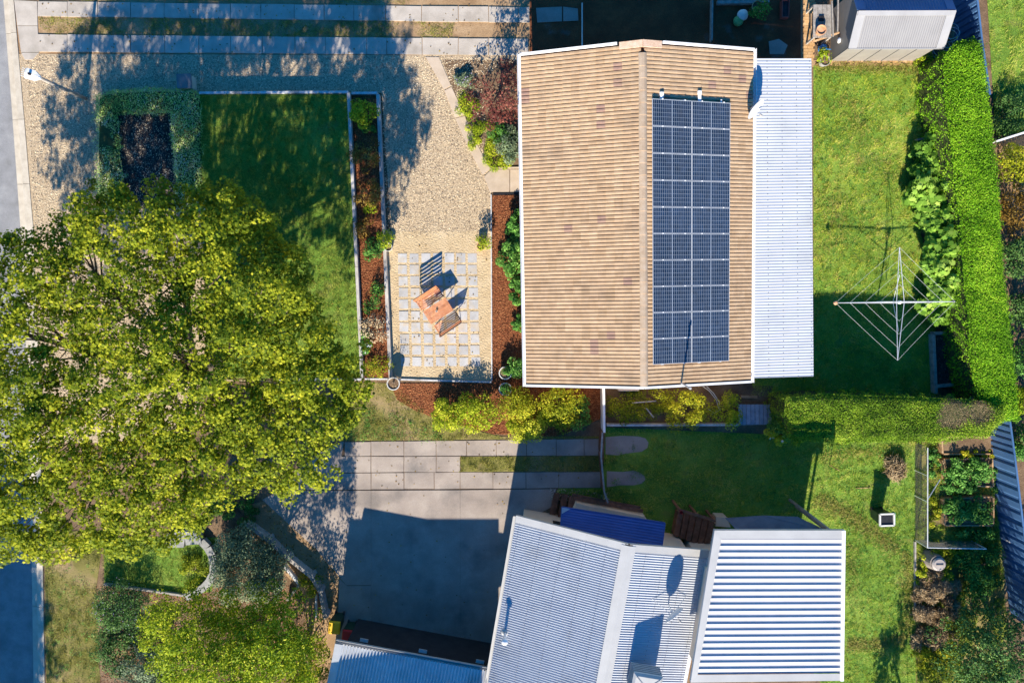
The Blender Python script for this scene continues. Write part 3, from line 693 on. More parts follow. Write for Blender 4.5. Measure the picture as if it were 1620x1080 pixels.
spots.sort(key=lambda t: t[0])
for d_, M, k in spots[:300]:
    o = bpy.data.objects.new('roof_tile', tile_me[k]); COL.objects.link(o); o.matrix_basis = M; adopt(o, house)
b = MB()
for d_, M, k in spots[300:]:
    b.add([M @ Vector(v) for v in TV], TF, k)
b.build('roof_tiles', TILE, house, kind='stuff')
# ridge caps
nc = 28; cl = (LH - .45) / nc
rp = [(-.155, -.032), (-.11, .012), (-.05, .042), (.05, .042), (.11, .012), (.155, -.032)]
vs = []
for y, up in ((0, .022), (cl + .03, 0)): vs += [(x, y, z + .02 + up) for x, z in rp]
vs += [(x, 0, z - .03) for x, z in rp]
n = len(rp)
me = bpy.data.meshes.new('ridge_tile'); me.from_pydata(vs, [], [(i, i + 1, n + i + 1, n + i) for i in range(n - 1)] + [(2 * n + i, 2 * n + i + 1, i + 1, i) for i in range(n - 1)])
me.materials.append(mat('ridge_tile_concrete', [(.42, .30, .2), (.48, .36, .25), (.53, .41, .3)], 4, .85, .3, 50, .14, 60, rnd=.08)); me.update()
for i in range(nc):
    o = bpy.data.objects.new('ridge_tile', me); COL.objects.link(o)
    p = HP(random.gauss(0, .004), -hl + .02 + i * cl, ZE + RISE + .03)
    o.matrix_basis = Matrix.Translation(p) @ Matrix((xs, es, (0, 0, 1))).transposed().to_4x4(); adopt(o, house)
# bedding mortar at the far end of the ridge, white barge boards, gutters
b = MB(); b.bar(HP(-.85, hl - .06, ZE + RISE - .16), HP(0, hl - .06, ZE + RISE + .07), .26, .06); b.bar(HP(0, hl - .06, ZE + RISE + .075), HP(.75, hl - .06, ZE + RISE - .13), .26, .06)
b.build('bedding_mortar', m_mortar, house)
def barge(x0, x1, y):
    f = lambda x: ZE + RISE - abs(x) * math.tan(PITCH) + .03
    b = MB(); b.bar(HP(x0, y, f(x0)), HP(x1, y, f(x1)), .09, .12); return b.build('barge_board', m_white, house)
barge(-hw - .02, -.92, hl + .045); barge(.8, hw + .02, hl + .045); barge(-hw - .02, -.002, -hl - .045); barge(.002, hw + .02, -hl - .045)
for sgn in (-1, 1):
    x = sgn * (hw + .07); b = MB()
    for dx, w, z0, z1 in ((0, .13, -.12, -.09), (-.06, .018, -.12, .005), (.06, .018, -.12, .012)):
        b.box(HP(x + dx * sgn, 0, ZE + (z0 + z1) / 2), (w, LH + .2, z1 - z0), rz=math.atan2(es.y, es.x) - math.pi / 2)
    b.build('gutter', m_white, house)
# windows on the front wall, under the eave
for yy in (-3.5, 1.5):
    b = MB(); b.box(HP(-hw + .47, yy, 1.45), (.05, 1.8, 1.3)); w = b.build('window', mat('window_glass', [(.02, .03, .035)] * 3, 1, .08, 0, spec=.6), house)
    b = MB()
    for dy, dz, sy, sz in ((0, .68, 1.96, .07), (0, -.68, 1.96, .07), (.94, 0, .07, 1.29), (-.94, 0, .07, 1.29), (0, 0, .05, 1.29)):
        b.box(HP(-hw + .46, yy + dy, 1.45 + dz), (.09, sy, sz))
    b.build('window_frame', m_white, w)

# ------------------------------------------------------------------ solar panels on the right slope
rn = xs * math.sin(PITCH) + Vector((0, 0, math.cos(PITCH)))
pp0 = HP(hw, 0, ZE) + rn * .16
c_tl, c_tr, c_bl, c_br = [hit(x, y, pp0, rn) for x, y in ((1031, 156), (1153.5, 163), (1033, 574), (1155, 573.5))]
dn = (xs * math.cos(PITCH) - Vector((0, 0, math.sin(PITCH))))          # down the slope
ctr = (c_tl + c_tr + c_bl + c_br) / 4
PWID = (((c_tr + c_br) - (c_tl + c_bl)) / 2).dot(dn) / 2; PHT = (((c_tl + c_tr) - (c_bl + c_br)) / 2).dot(es) / 10
m_frame = mat('panel_frame', [(.46, .48, .51), (.5, .52, .55), (.54, .56, .58)], 3, .4, .02, 30, .04, 40, metallic=.2, spec=.5)
m_cell = mat('solar_cell', [(.006, .018, .044), (.009, .025, .058), (.013, .032, .074)], 5, .16, 0, 30, .25, 6, spec=.5, rnd=.15)
m_sheet = mat('panel_backsheet', [(.22, .26, .32), (.24, .28, .34), (.26, .30, .36)], 3, .25, .0, 30, .04, 40, spec=.5)
rack = thing('solar_array', 'two columns of dark blue solar panels on rails along the tan tiled roof', 'solar array', ctr - rn * .1)
def panel_proto():
    w, h = PWID - .016, PHT - .014
    b = MB(); b.box((0, 0, .004), (w - .033, h - .033, .02)); r = b.build('solar_panel', m_sheet, recentre=False)
    b = MB()
    for c, s in (((0, h / 2 - .008, 0), (w, .016, .04)), ((0, -h / 2 + .008, 0), (w, .016, .04)), ((w / 2 - .008, 0, 0), (.016, h - .032, .04)), ((-w / 2 + .008, 0, 0), (.016, h - .032, .04))): b.box(c, s)
    b.build('frame', m_frame, r)
    b = MB(); W2, H2 = (w - .05) / 2 - .012, h - .045
    for side in (-1, 1):
        for i in range(10):
            for j in range(6):
                cw, ch = W2 / 10, H2 / 6
                x = side * (.016 + (i + .5) * cw); y = -H2 / 2 + (j + .5) * ch
                b.add([(x - cw / 2 + .006, y - ch / 2 + .007, .0165), (x + cw / 2 - .006, y - ch / 2 + .007, .0165), (x + cw / 2 - .006, y + ch / 2 - .007, .0165), (x - cw / 2 + .006, y + ch / 2 - .007, .0165)], [(0, 1, 2, 3)])
    b.build('solar_cells', m_cell, r, kind='stuff')
    for x in (-w * .24, w * .33):
        b = MB(); b.box((x, h / 2 + .011, .026), (.05, .04, .012)); b.build('clamp', m_white, r)
    return r
pan = panel_proto(); first = True
RB = Matrix((dn, es, rn)).transposed()
for i in range(10):
    for j in (0, 1):
        o = pan if first else copy_tree(pan); first = False
        p = ctr + dn * (PWID * (j - .5)) + es * (PHT * (4.5 - i))
        o.location = p; o.rotation_euler = RB.to_euler(); adopt(o, rack)
for k, (x, ext) in enumerate(((1046.6, 12), (1081.7, 0), (1106.5, 14), (1140.7, 0))):
    top = hit(x, 158 - ext, pp0 - rn * .06, rn); t = (top - ctr).dot(dn)
    a = ctr + dn * t - rn * .055; b = MB(); b.bar(a + es * ((top - ctr).dot(es)), a - es * (PHT * 5 + .02), .06 if not ext else .13, .05, up=rn); b.build('rail', m_white, rack)
    if ext:
        b = MB(); q = a + es * ((top - ctr).dot(es) - .06); b.box(q - rn * .02, (.15, .12, .12), rot=RB); b.build('end_box', m_white, rack)

# ------------------------------------------------------------------ white awning roof beside it
AZ = 2.45
aw = [P(1187, 93, AZ + .15), P(1283.5, 93, AZ), P(1287, 595, AZ), P(1190, 598, AZ + .15)]
ac = sum(aw, Vector()) / 4
awn = thing('patio_roof', 'long white corrugated patio roof along the side of the tiled house', 'patio roof', (ac.x, ac.y, 0))
nsh = 18
for i in range(nsh):
    f0, f1 = i / nsh, (i + 1) / nsh
    q0, q1, r0, r1 = aw[3].lerp(aw[0], f0), aw[3].lerp(aw[0], f1), aw[2].lerp(aw[1], f0), aw[2].lerp(aw[1], f1)
    dz = Vector((0, 0, .0015 * (i % 2)))
    corr('roof_sheet', q0 + dz, r0 + dz, r1 + dz, q1 + dz, m_zinc, .1235, .0065, awn, seg=8)
b = MB(); b.bar(aw[1] - Vector((.06, 0, .09)), aw[2] - Vector((.06, 0, .09)), .1, .1); b.build('beam', m_white, awn)
screws(awn, aw[3], aw[2], aw[1], aw[0], .1235, (.03, .27, .51, .75, .97), .0085)
for f in (.03, .35, .67, .97):
    p = aw[1].lerp(aw[2], f); b = MB(); b.box((p.x - .06, p.y, (AZ - .14) / 2), (.09, .09, AZ - .14)); b.build('post', m_white, awn)
pav = sheet('patio_floor', [P(1190, 93), P(1284, 93), P(1286, 595), P(1192, 598)], .02, m_drive)

# ------------------------------------------------------------------ satellite dishes, mast
def dish(px, py, z, zbase, r, facing, label):
    c = P(px, py, z); root = thing('satellite_dish', label, 'satellite dish', (c.x, c.y, zbase))
    f = Vector(facing).normalized(); R = f.to_track_quat('Z', 'Y').to_matrix()
    b = MB(); pr = [(r * t, r * .22 * t * t) for t in (0.02, .25, .5, .75, 1)]
    b.lathe(c, pr + [(r * 1.02, r * .23), (r * 1.0, r * .2)] + [(r * t, r * .22 * t * t - .02) for t in (.75, .5, .25, .02)], 28, R=R)
    b.build('reflector', mat('dish_grey', [(.5, .5, .5), (.56, .56, .56), (.6, .6, .6)], 3, .5, .02, 30, .05, 40), root, smooth=True)
    tip = c + f * r * 1.05 - Vector((0, 0, r * .35))
    b = MB(); b.tube([c - Vector((0, 0, r * .9)) + f * .1, tip], .018, 6); b.build('feed_arm', m_steel, root)
    b = MB(); b.lathe(tip, [(.0, -.06), (.04, -.06), (.045, .05), (.03, .1), (0, .1)], 10, R=(-f).to_track_quat('Z', 'Y').to_matrix()); b.build('feed_horn', m_plastic_grey, root)
    b = MB(); b.tube([(c.x, c.y, zbase), c - f * .08], .024, 8); b.build('mast', m_steel, root)
    return root, c
dish(1193, 171, 3.15, 2.5, .42, (.62, -.62, .35), 'grey satellite dish at the edge of the tiled roof above the white awning')
p = P(1092, 614, 5.0)
mast = thing('antenna_mast', 'thin grey pole standing against the end wall of the tiled house', 'pole', (p.x, p.y, 0))
b = MB(); b.tube([(p.x, p.y, 0), (p.x, p.y, 5.0)], .035, 8); b.build('pole', m_steel, mast)
b = MB(); b.lathe((p.x, p.y, 4.95), [(0, .09), (.05, .08), (.055, 0), (.035, -.02)], 10); b.build('cap', m_plastic_grey, mast)
b = MB(); b.bar((p.x, p.y, 3.0), (p.x - .1, p.y + .45, 3.0), .04, .04); b.build('bracket', m_steel, mast)

# ------------------------------------------------------------------ the metal-roofed house, lower right
z0, zr, z1 = 2.95, 4.15, 3.3
A = P(817, 815, z0); Rg = P(995, 863, zr); E = P(1121, 873, z1)
sdir = (P(955, 1080, zr) - Rg).normalized(); L2 = 9.5
# square the eaves up to the ridge
def sq(q, z): v = q - Rg; v = v - sdir * v.dot(sdir); return Vector((Rg.x + v.x, Rg.y + v.y, z))
A2, E2 = sq(A, z0), sq(E, z1)
h2 = thing('metal_roofed_house', 'cream house under a white corrugated gable roof turned at an angle', 'house', (Rg.x, Rg.y - 4, 0))
corr('roof_sheet', A2, Rg, Rg + sdir * L2, A2 + sdir * L2, m_zinc, .102, .026, h2, seg=8)
corr('roof_sheet', E2, Rg, Rg + sdir * L2, E2 + sdir * L2, m_zinc, .102, .0145, h2, seg=8)
screws(h2, A2, Rg, Rg + sdir * L2, A2 + sdir * L2, .102, (.04, .24, .44, .64, .82), .026); screws(h2, E2, Rg, Rg + sdir * L2, E2 + sdir * L2, .102, (.05, .3, .55, .78), .0145)
b = MB()
for w_, s_ in ((.15, A2), (.15, E2)):
    q = Rg.lerp(s_, .3 / (s_ - Rg).length); up = Vector((0, 0, .03))
    b.hexa([Rg + up, q + up, q + up + sdir * L2, Rg + up + sdir * L2][::(1 if s_ is A2 else -1)], [Rg + up * 1.6, q + up * 1.6, q + up * 1.6 + sdir * L2, Rg + up * 1.6 + sdir * L2][::(1 if s_ is A2 else -1)])
b.build('ridge_cap', m_flash, h2)
for s_ in (A2, E2):
    d = (Rg - s_).normalized(); b = MB(); q0, q1 = s_ - sdir * .02 + Vector((0, 0, .01)), Rg - sdir * .02 + Vector((0, 0, .01))
    b.bar(q0 + sdir * .1, q1 - d * .16 + sdir * .1, .3, .05); b.bar(q0 - sdir * .045 - Vector((0, 0, .06)), q1 - d * .02 - sdir * .045 - Vector((0, 0, .06)), .02, .17); b.build('barge_flashing', m_flash, h2)
xd = (E2 - A2); xd.z = 0; xd.normalize()
def gut(s_, sg, mm):
    b = MB(); q = s_ + xd * sg * .06
    for dx, w, zz, hh in ((0, .12, -.08, .02), (-.06, .015, -.04, .1), (.06, .015, -.035, .11)):
        b.bar(q + xd * dx + Vector((0, 0, zz)), q + xd * dx + Vector((0, 0, zz)) + sdir * L2, w, hh)
    b.build('gutter', mm, h2)
gut(A2, -1, m_flash); gut(E2, 1, m_white)
def lam(s_, f, z): q = Rg.lerp(s_, f); return Vector((q.x, q.y, z))
wl = [lam(A2, .9, 0), lam(E2, .88, 0), lam(E2, .88, z1 + .0), Vector((Rg.x, Rg.y, zr - .12)), lam(A2, .9, z0 + .0)]
b = MB(); b.hexa([q + sdir * .55 for q in wl], [q + sdir * 9.2 for q in wl]); b.build('wall', m_wall, h2)
b = MB(); q = [lam(A2, .62, 1), lam(A2, .42, 1), lam(A2, .42, 2.0), lam(A2, .62, 2.0)]; b.hexa([v + sdir * .52 for v in q], [v + sdir * .6 for v in q]); w_ = b.build('window', MATS['window_glass'], h2)

# flue, dish and evaporative cooler on its roof
nl = (Rg - A2).cross(sdir); nl = nl if nl.z > 0 else -nl; nl.normalize()
fb = hit(799, 1000, A2, nl)
fl = thing('roof_flue', 'white metal flue pipe with a round cap on the corrugated roof', 'flue', fb)
b = MB(); b.lathe(fb, [(.17, -.03), (.14, .04), (.075, .06), (.07, .08)], 16); b.build('flashing', m_flash, fl, smooth=True)
b = MB(); b.tube([fb, fb + Vector((0, 0, .75))], .06, 14); b.build('pipe', m_steel, fl)
b = MB(); b.lathe(fb + Vector((0, 0, .8)), [(0, .07), (.06, .06), (.13, 0), (.13, -.06), (.1, -.07)], 16); b.build('cap', m_white, fl, smooth=True)
nr_ = (Rg - E2).cross(sdir); nr_ = nr_ if nr_.z > 0 else -nr_; nr_.normalize()
db = hit(1058, 963, E2, nr_)
dish(1064, 969, db.z + .75, db.z, .45, (.62, -.7, .32), 'satellite dish on thin stays on the white corrugated roof')
root = [o for o in bpy.data.objects if o.get('label', '').startswith('satellite dish on thin')][0]
for a in (0.6, 2.5):
    b = MB(); q = db + Vector((math.cos(a), math.sin(a), 0)) * .9; q.z = hit(1058, 963, E2, nr_).z + (q - db).dot(Vector((-nr_.x, -nr_.y, 0))) ; b.tube([q, db + Vector((0, 0, .55))], .012, 6); b.build('stay', m_steel, root)
cb = hit(1014, 1052, E2, nr_)
ck = thing('evaporative_cooler', 'pale box shaped evaporative cooler standing on the corrugated roof', 'cooler', cb)
b = MB(); c0 = cb + Vector((.02, -.35, 0)); rzc = math.atan2(sdir.y, sdir.x) + math.pi / 2
def ring(w, d, z): return [c0 + Matrix.Rotation(rzc, 3, 'Z') @ Vector((x * w, y * d, z)) for x, y in ((-.5, -.5), (.5, -.5), (.5, .5), (-.5, .5))]
b.hexa(ring(.75, .75, -.2), ring(.75, .75, .25)); b.build('dropper', m_flash, ck)
b = MB(); b.hexa(ring(1.14, 1.1, .252), ring(1.08, 1.04, 1.0)); b.build('casing', mat('cooler_plastic', [(.5, .5, .48), (.55, .55, .53), (.6, .6, .58)], 3, .6, .05, 40, .05, 50), ck)
b = MB(); b.hexa(ring(1.16, 1.12, 1.002), ring(.98, .94, 1.09)); b.build('lid', m_flash, ck)
b = MB(); q = ring(.9, .86, 1.095); b.bar(q[0], q[2], .04, .03); b.bar(q[1], q[3] + Vector((0, 0, .004)), .04, .03); b.build('lid_rib', m_plastic_grey, ck)
for sd_ in range(4):
    b = MB()
    for k in range(5):
        r0 = ring(1.16 - .006 * k, 1.12 - .006 * k, .35 + k * .12); b.bar(r0[sd_], r0[(sd_ + 1) % 4], .03, .03)
    b.build('louvre', m_plastic_grey, ck)

# garage with a corrugated roof, bottom edge
g0, g1 = P(531, 1017, 2.8), P(777, 1062, 2.8)
gd = (g1 - g0).normalized(); gs = Vector((gd.y, -gd.x, 0)); gs = gs if gs.y < 0 else -gs
up = gs * math.cos(math.radians(12)) + Vector((0, 0, math.sin(math.radians(12))))
gar = thing('garage', 'garage under a blue grey corrugated roof beside the two bins', 'garage', ((g0.x + g1.x) / 2, g0.y - 2, 0))
corr('roof_sheet', g0 + gd * .28, g0 + gd * .28 + up * 4.5, g1 + up * 4.5, g1, m_bluegrey, .135, .034, gar, seg=8)
b = MB(); b.bar(g0 + gd * .14 + Vector((0, 0, .02)), g0 + gd * .14 + up * 4.5 + Vector((0, 0, .02)), .3, .05); b.build('verge_flashing', m_bluegrey, gar)
b = MB()
for dy, w, zz, hh in ((0, .12, -.09, .02), (-.06, .015, -.05, .1), (.06, .015, -.045, .11)):
    b.bar(g0 - gs * (.08 + dy) + Vector((0, 0, zz)), g1 - gs * (.08 + dy) + Vector((0, 0, zz)), w, hh)
b.build('gutter', m_flash, gar)
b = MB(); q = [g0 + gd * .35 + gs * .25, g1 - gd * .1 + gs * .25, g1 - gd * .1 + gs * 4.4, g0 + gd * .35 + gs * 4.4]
b.hexa([(v.x, v.y, 0) for v in q][::-1], [(v.x, v.y, 2.62 + (.12 if i < 2 else .95)) for i, v in enumerate(q)][::-1]); b.build('wall', mat('shade_painted_garage_wall', [(.02, .02, .024), (.028, .028, .032), (.036, .036, .04)], 3, .8, .2, 40, .1, 50), gar)  # near-black wall colour stands in for the deep shade under the eave
b = MB(); q = PP([(525, 1062), (757, 1062), (757, 1260), (525, 1260)]); b.prism(q, 0, 4.0); b.build('wing_wall', m_brickwall, gar)
b = MB(); b.prism([(v.x, v.y) for v in q], 4.002, 4.25); b.build('wing_roof', m_bluegrey, gar)
for f in (.17, .55, .92):
    p = g0.lerp(g1, f) - gs * .24; b = MB(); b.box((p.x, p.y, 2.6), (.35, .14, .06), rz=math.atan2(gd.y, gd.x)); b.build('downpipe_bracket', m_plastic_grey, gar)

# carport with wide ribbed white roof
cz = 4.7
m_pan = mat('off_white_steel', [(.49, .48, .50), (.54, .53, .55), (.57, .56, .58)], 1.2, .42, .03, 30, .04, 40, spec=.5)
cq = [P(1130, 838, cz), P(1336, 838, cz), P(1333, 1075, cz), P(1092, 1078, cz)]
cc = sum(cq, Vector()) / 4
cpt = thing('flat_roofed_wing', 'tall flat white roofed wing with broad ribs and a grey border beside the gable roof', 'building', (cc.x, cc.y, 0))
def inset(f): return None
iq = [P(1141, 851, cz), P(1331, 851, cz), P(1328, 1064, cz), P(1103, 1066, cz)]
corr('roof_sheet', iq[3], iq[2], iq[1], iq[0], m_pan, .262, .036, cpt, kind='rib', duty=.24)
fz = Vector((0, 0, .045))
b = MB(); b.add([p + fz for p in (cq[0], cq[1], P(1331, 851.3, cz), P(1140.8, 851.3, cz))], [(3, 2, 1, 0)]); b.add([p + fz for p in (cq[0], cq[1])] + [p - fz * 3 for p in (cq[0], cq[1])], [(0, 1, 3, 2)]); b.build('border_flashing', m_flash, cpt)
b = MB(); b.add([p + fz * 1.08 for p in (cq[0], P(1140.8, 851.3, cz), P(1103.2, 1065.8, cz), cq[3])], [(3, 2, 1, 0)]); b.add([cq[0] + fz * 1.08, cq[3] + fz * 1.08, cq[3] - fz * 3, cq[0] - fz * 3], [(0, 1, 2, 3)]); b.build('border_flashing', m_flash, cpt)
b = MB(); b.add([p + fz for p in (cq[3], P(1103.2, 1065.8, cz), P(1328, 1063.8, cz), cq[2])], [(0, 1, 2, 3), (3, 2, 1, 0)][:1]); b.add([cq[3] + fz, cq[2] + fz, cq[2] - fz * 3, cq[3] - fz * 3], [(0, 1, 2, 3)]); b.build('border_flashing', m_flash, cpt)
b = MB(); b.bar(cq[1] + Vector((-.06, 0, .02)), cq[2] + Vector((-.06, 0, .02)), .13, .14); b.build('gutter', m_white, cpt)
cl_ = [iq[0] - Vector((.1, 0, 0)), iq[1], iq[2], iq[3] - Vector((.1, 0, 0))]; b = MB(); b.hexa([p - Vector((0, 0, .26)) for p in cl_[::-1]], [p - Vector((0, 0, .2)) for p in cl_[::-1]]); b.build('ceiling', m_wall, cpt)
b = MB(); b.prism(PP([(1083, 849), (1243, 845), (1243, 972), (1062, 975)]), 0, cz - .27); b.build('wall', m_wall, cpt)
b = MB(); b.prism(PP([(1036, 968), (1064, 966), (1062, 980), (1035, 980)]), 0, 3.05); b.build('sun_leak_blocker', m_wall, cpt)  # added blocker, keeps sun from leaking between the gable house and the wing
for x, y in ((1249, 790),):
    q = P(x, y); b = MB(); b.box((q.x, q.y, cz / 2 - .14), (.1, .1, cz - .27)); b.build('post', m_grey_timber, cpt)
for x, y, h_ in ((1259, 800, 3.0), (1269, 806, 2.7), (1277, 812, 2.5)):
    q = P(x, y); b = MB(); b.box((q.x, q.y, h_ / 2), (.11, .11, h_)); b.build('post', m_grey_timber, cpt)

# blue awning over the side door
bq = [P(889, 802, 2.35), P(1052, 827, 2.35), P(1047, 868, 2.6), P(887, 839, 2.6)]
ba = thing('door_awning', 'blue corrugated awning over the side porch', 'awning', (bq[0].lerp(bq[2], .5).x, bq[0].lerp(bq[2], .5).y, 2.3))
corr('awning_sheet', bq[0], bq[1], bq[2], bq[3], m_awnblue, .11, .012, ba, seg=6)
b = MB()
for a_, c_ in ((bq[0], bq[1]), (bq[1], bq[2]), (bq[3], bq[0])): b.bar(a_ - Vector((0, 0, .03)), c_ - Vector((0, 0, .03)), .05, .07)
b.build('edge_trim', m_awnblue, ba)
b = MB(); q = bq[0]; e_ = (bq[1] - bq[0]).normalized(); s_ = (bq[3] - bq[0]).normalized(); u_ = Vector((0, 0, .03)); b.add([q + u_, q + e_ * .36 + u_, q + s_ * .26 + u_], [(0, 1, 2), (2, 1, 0)][1:]); b.build('corner_plate', m_zinc, ba)

# porch with a cream wall, brown timber steps and ramps
por = thing('side_porch', 'cream walled porch below the blue awning with a brown timber ledge', 'porch', P(965, 810))
b = MB(); b.prism([P(912, 796, .95), P(1020, 817, .95), P(1038, 846, .95), P(900, 822, .95)], 0, .95); b.build('wall', m_wall, por)
for (a0, a1, zz) in (((905, 783), (1013, 803), .5), ((909, 788), (1017, 808), .62)):
    b = MB(); b.bar(P(*a0, zz), P(*a1, zz), .15, .05); b.build('ledge_board', m_deck, por)
b = MB(); b.bar(P(906, 784, .22), P(1012, 804, .22), .05, .44); b.build('ledge_face', m_deck, por)
st = thing('timber_steps', 'three dark brown timber steps at the corner of the concrete driveway', 'steps', P(888, 800))
for k, (x, y0, y1) in enumerate(((877, 780, 813), (890, 782, 817), (902, 785, 819))):
    b = MB(); z = .2 + .17 * k; b.bar(P(x + 4, y0, z), P(x - 3, y1, z), .27, .05); b.build('tread', m_deck, st)
    b = MB(); b.bar(P(x, y0 + 1, z / 2), P(x - 7, y1 - 1, z / 2), .03, z - .05); b.build('riser', m_deck, st)
dk2 = thing('timber_deck', 'brown timber deck steps with a top rail beside the ribbed white roof', 'deck', P(1098, 832))
for k in range(6):
    z = .55 + .07 * k; f0, f1 = k / 6 + .012, (k + 1) / 6 - .012
    q = [P(*lerp((1072, 809), (1131, 826), f0), z), P(*lerp((1072, 809), (1131, 826), f1), z), P(*lerp((1065, 846), (1122, 868), f1), z), P(*lerp((1065, 846), (1122, 868), f0), z)]
    b = MB(); b.hexa([v - Vector((0, 0, .04)) for v in q[::-1]], q[::-1]); b.build('board', m_deck, dk2)
    b = MB(); q = [q[0].lerp(q[1], .06), q[0].lerp(q[1], .16), q[3].lerp(q[2], .16), q[3].lerp(q[2], .06)]; b.hexa([Vector((v.x, v.y, 0)) for v in q[::-1]], [v - Vector((0, 0, .041)) for v in q[::-1]]); b.build('riser', m_deck, dk2)
b = MB(); b.bar(P(1074, 806, 1.35), P(1132, 823, 1.35), .12, .05); b.build('rail', m_deck, dk2)
for f in (.02, .5, .98):
    q = P(1074, 806, 1.35).lerp(P(1132, 823, 1.35), f); b = MB(); b.box((q.x, q.y, .66), (.09, .09, 1.31)); b.build('post', m_deck, dk2)
b = MB()
for k in range(7): b.bar(P(1126 - k * .4, 822 + k * 5.3, 1.25), P(1132 - k * .4, 824 + k * 5.3, 1.05), .05, .04)
b.build('side_slats', m_deck, dk2)
q = P(1077, 809, 1.38); b = MB(); b.lathe((q.x, q.y, 1.375), [(0, 0), (.05, 0), (.075, .13), (.065, .13), (.05, .03), (0, .03)], 12); o = b.build('red_bucket', m_red, smooth=False); tag(o, 'small bright red container standing on the brown deck rail', 'container')

# grey shade cloth north of the carport
shq = [P(1147, 819, 2.15), P(1208, 815, 2.2), P(1262, 817, 2.15), P(1306, 838, 2.5), P(1165, 838, 2.5)]
sh = thing('shade_sail', 'slate grey shade cloth stretched along the upper edge of the ribbed white roof', 'shade cloth', (shq[0].lerp(shq[3], .5).x, shq[0].lerp(shq[3], .5).y, 2.1))
b = MB(); b.hexa([p - Vector((0, 0, .015)) for p in shq[::-1]], shq[::-1]); b.build('cloth', mat('grey_cloth', [(.12, .12, .14), (.16, .16, .18), (.19, .19, .21)], 2, .9, .2, 60, .1, 80), sh)
b = MB(); b.prism(PP([(1133, 817), (1150, 818), (1156, 834), (1132, 832)], .6), .0, .6); o = b.build('landing', m_wall); tag(o, 'small cream landing between the brown deck and the grey shade cloth', 'landing')

# ------------------------------------------------------------------ shed, top right
sx0, sx1 = P(1313, 96).x, P(1446, 96).x; sy0 = P(1380, 96).y; syr = P(1400, 19, 2.5).y; sy1 = 2 * syr - sy0
shd = thing('garden_shed', 'grey steel garden shed with a pale gable roof at the end of the lawn', 'shed', ((sx0 + sx1) / 2, syr, 0))
zs, zrs = 1.9, 2.55
b = MB(); b.prism([(sx0 + .03, sy0 + .03), (sx1 - .03, sy0 + .03), (sx1 - .03, sy1), (sx0 + .03, sy1)], 0, zs - .05); b.build('body', m_shedwall, shd)
for i in range(5):
    x0 = sx0 + (sx1 - sx0) * i / 5; x1 = sx0 + (sx1 - sx0) * (i + 1) / 5
    b = MB(); b.box(((x0 + x1) / 2, sy0, (zs - .05) / 2), (x1 - x0 - .02, .05, zs - .05)); b.box((x0 + .03, sy0 - .03, (zs - .05) / 2), (.05, .03, zs - .06)); b.build('wall_panel', m_shedwall, shd)
for sx in (sx0, sx1):
    corr('side_wall', (sx, sy0, 0), (sx, sy0, zs), (sx, sy1, zs), (sx, sy1, 0), m_shedwall, .14, .02, shd, seg=6)
    b = MB(); g_ = [(sx, sy0, zs), (sx, sy1, zs), (sx, syr, zrs - .05)]; b.add(g_ + [(x + (.03 if sx == sx0 else -.03), y, z) for x, y, z in g_], [(0, 1, 2), (5, 4, 3), (0, 3, 4, 1), (1, 4, 5, 2), (2, 5, 3, 0)]); b.build('gable', m_shedwall, shd)
corr('roof_sheet', (sx0 + .1, sy0 - .12, zs), (sx0 + .1, syr, zrs), (sx1 - .1, syr, zrs), (sx1 - .1, sy0 - .12, zs), m_shedsteel, .09, .010, shd, seg=6)
corr('roof_sheet', (sx0 + .1, sy1 + .1, zs), (sx0 + .1, syr, zrs), (sx1 - .1, syr, zrs), (sx1 - .1, sy1 + .1, zs), m_blue_fence_shedshade, .12, .014, shd, seg=6)  # far slope coloured dark blue to paint in its shade; near slope stays grey
m_shedtrim = mat('shed_trim', [(.26, .26, .27), (.29, .29, .30), (.32, .32, .33)], 1.2, .5, .03, 30, .05, 40, spec=.4)
for x in (sx0 + .04, sx1 - .04):
    b = MB(); b.bar((x, sy0 - .13, zs + .02), (x, syr, zrs + .02), .34, .03); b.build('barge_flashing', m_shedtrim, shd)
    b = MB(); b.bar((x, syr + .05, zrs + .0), (x, sy1 + .1, zs + .02), .34, .03); b.build('barge_flashing', m_blue_fence_shedshade, shd)  # far barge takes the same painted-in shade blue
b = MB(); b.hexa([(sx0 - .1, syr - .16, zrs - .03), (sx1 + .1, syr - .16, zrs - .03), (sx1 + .1, syr, zrs + .04), (sx0 - .1, syr, zrs + .04)], [(sx0 - .1, syr - .16, zrs - .0), (sx1 + .1, syr - .16, zrs - .0), (sx1 + .1, syr, zrs + .07), (sx0 - .1, syr, zrs + .07)]); b.build('ridge_cap', m_shedtrim, shd)
b = MB(); b.bar((sx0 - .1, sy0 - .14, zs - .02), (sx1 + .1, sy0 - .14, zs - .02), .05, .06); b.build('gutter', m_shedtrim, shd)
p = P(1322, 65, .9); b = MB(); b.lathe((sx0 - .03, p.y, .95), [(0, .0), (.1, 0), (.12, .05), (.06, .1), (0, .1)], 12, R=Matrix.Rotation(-math.pi / 2, 3, 'Y')); o = b.build('wall_lamp', m_white); adopt(o, shd)
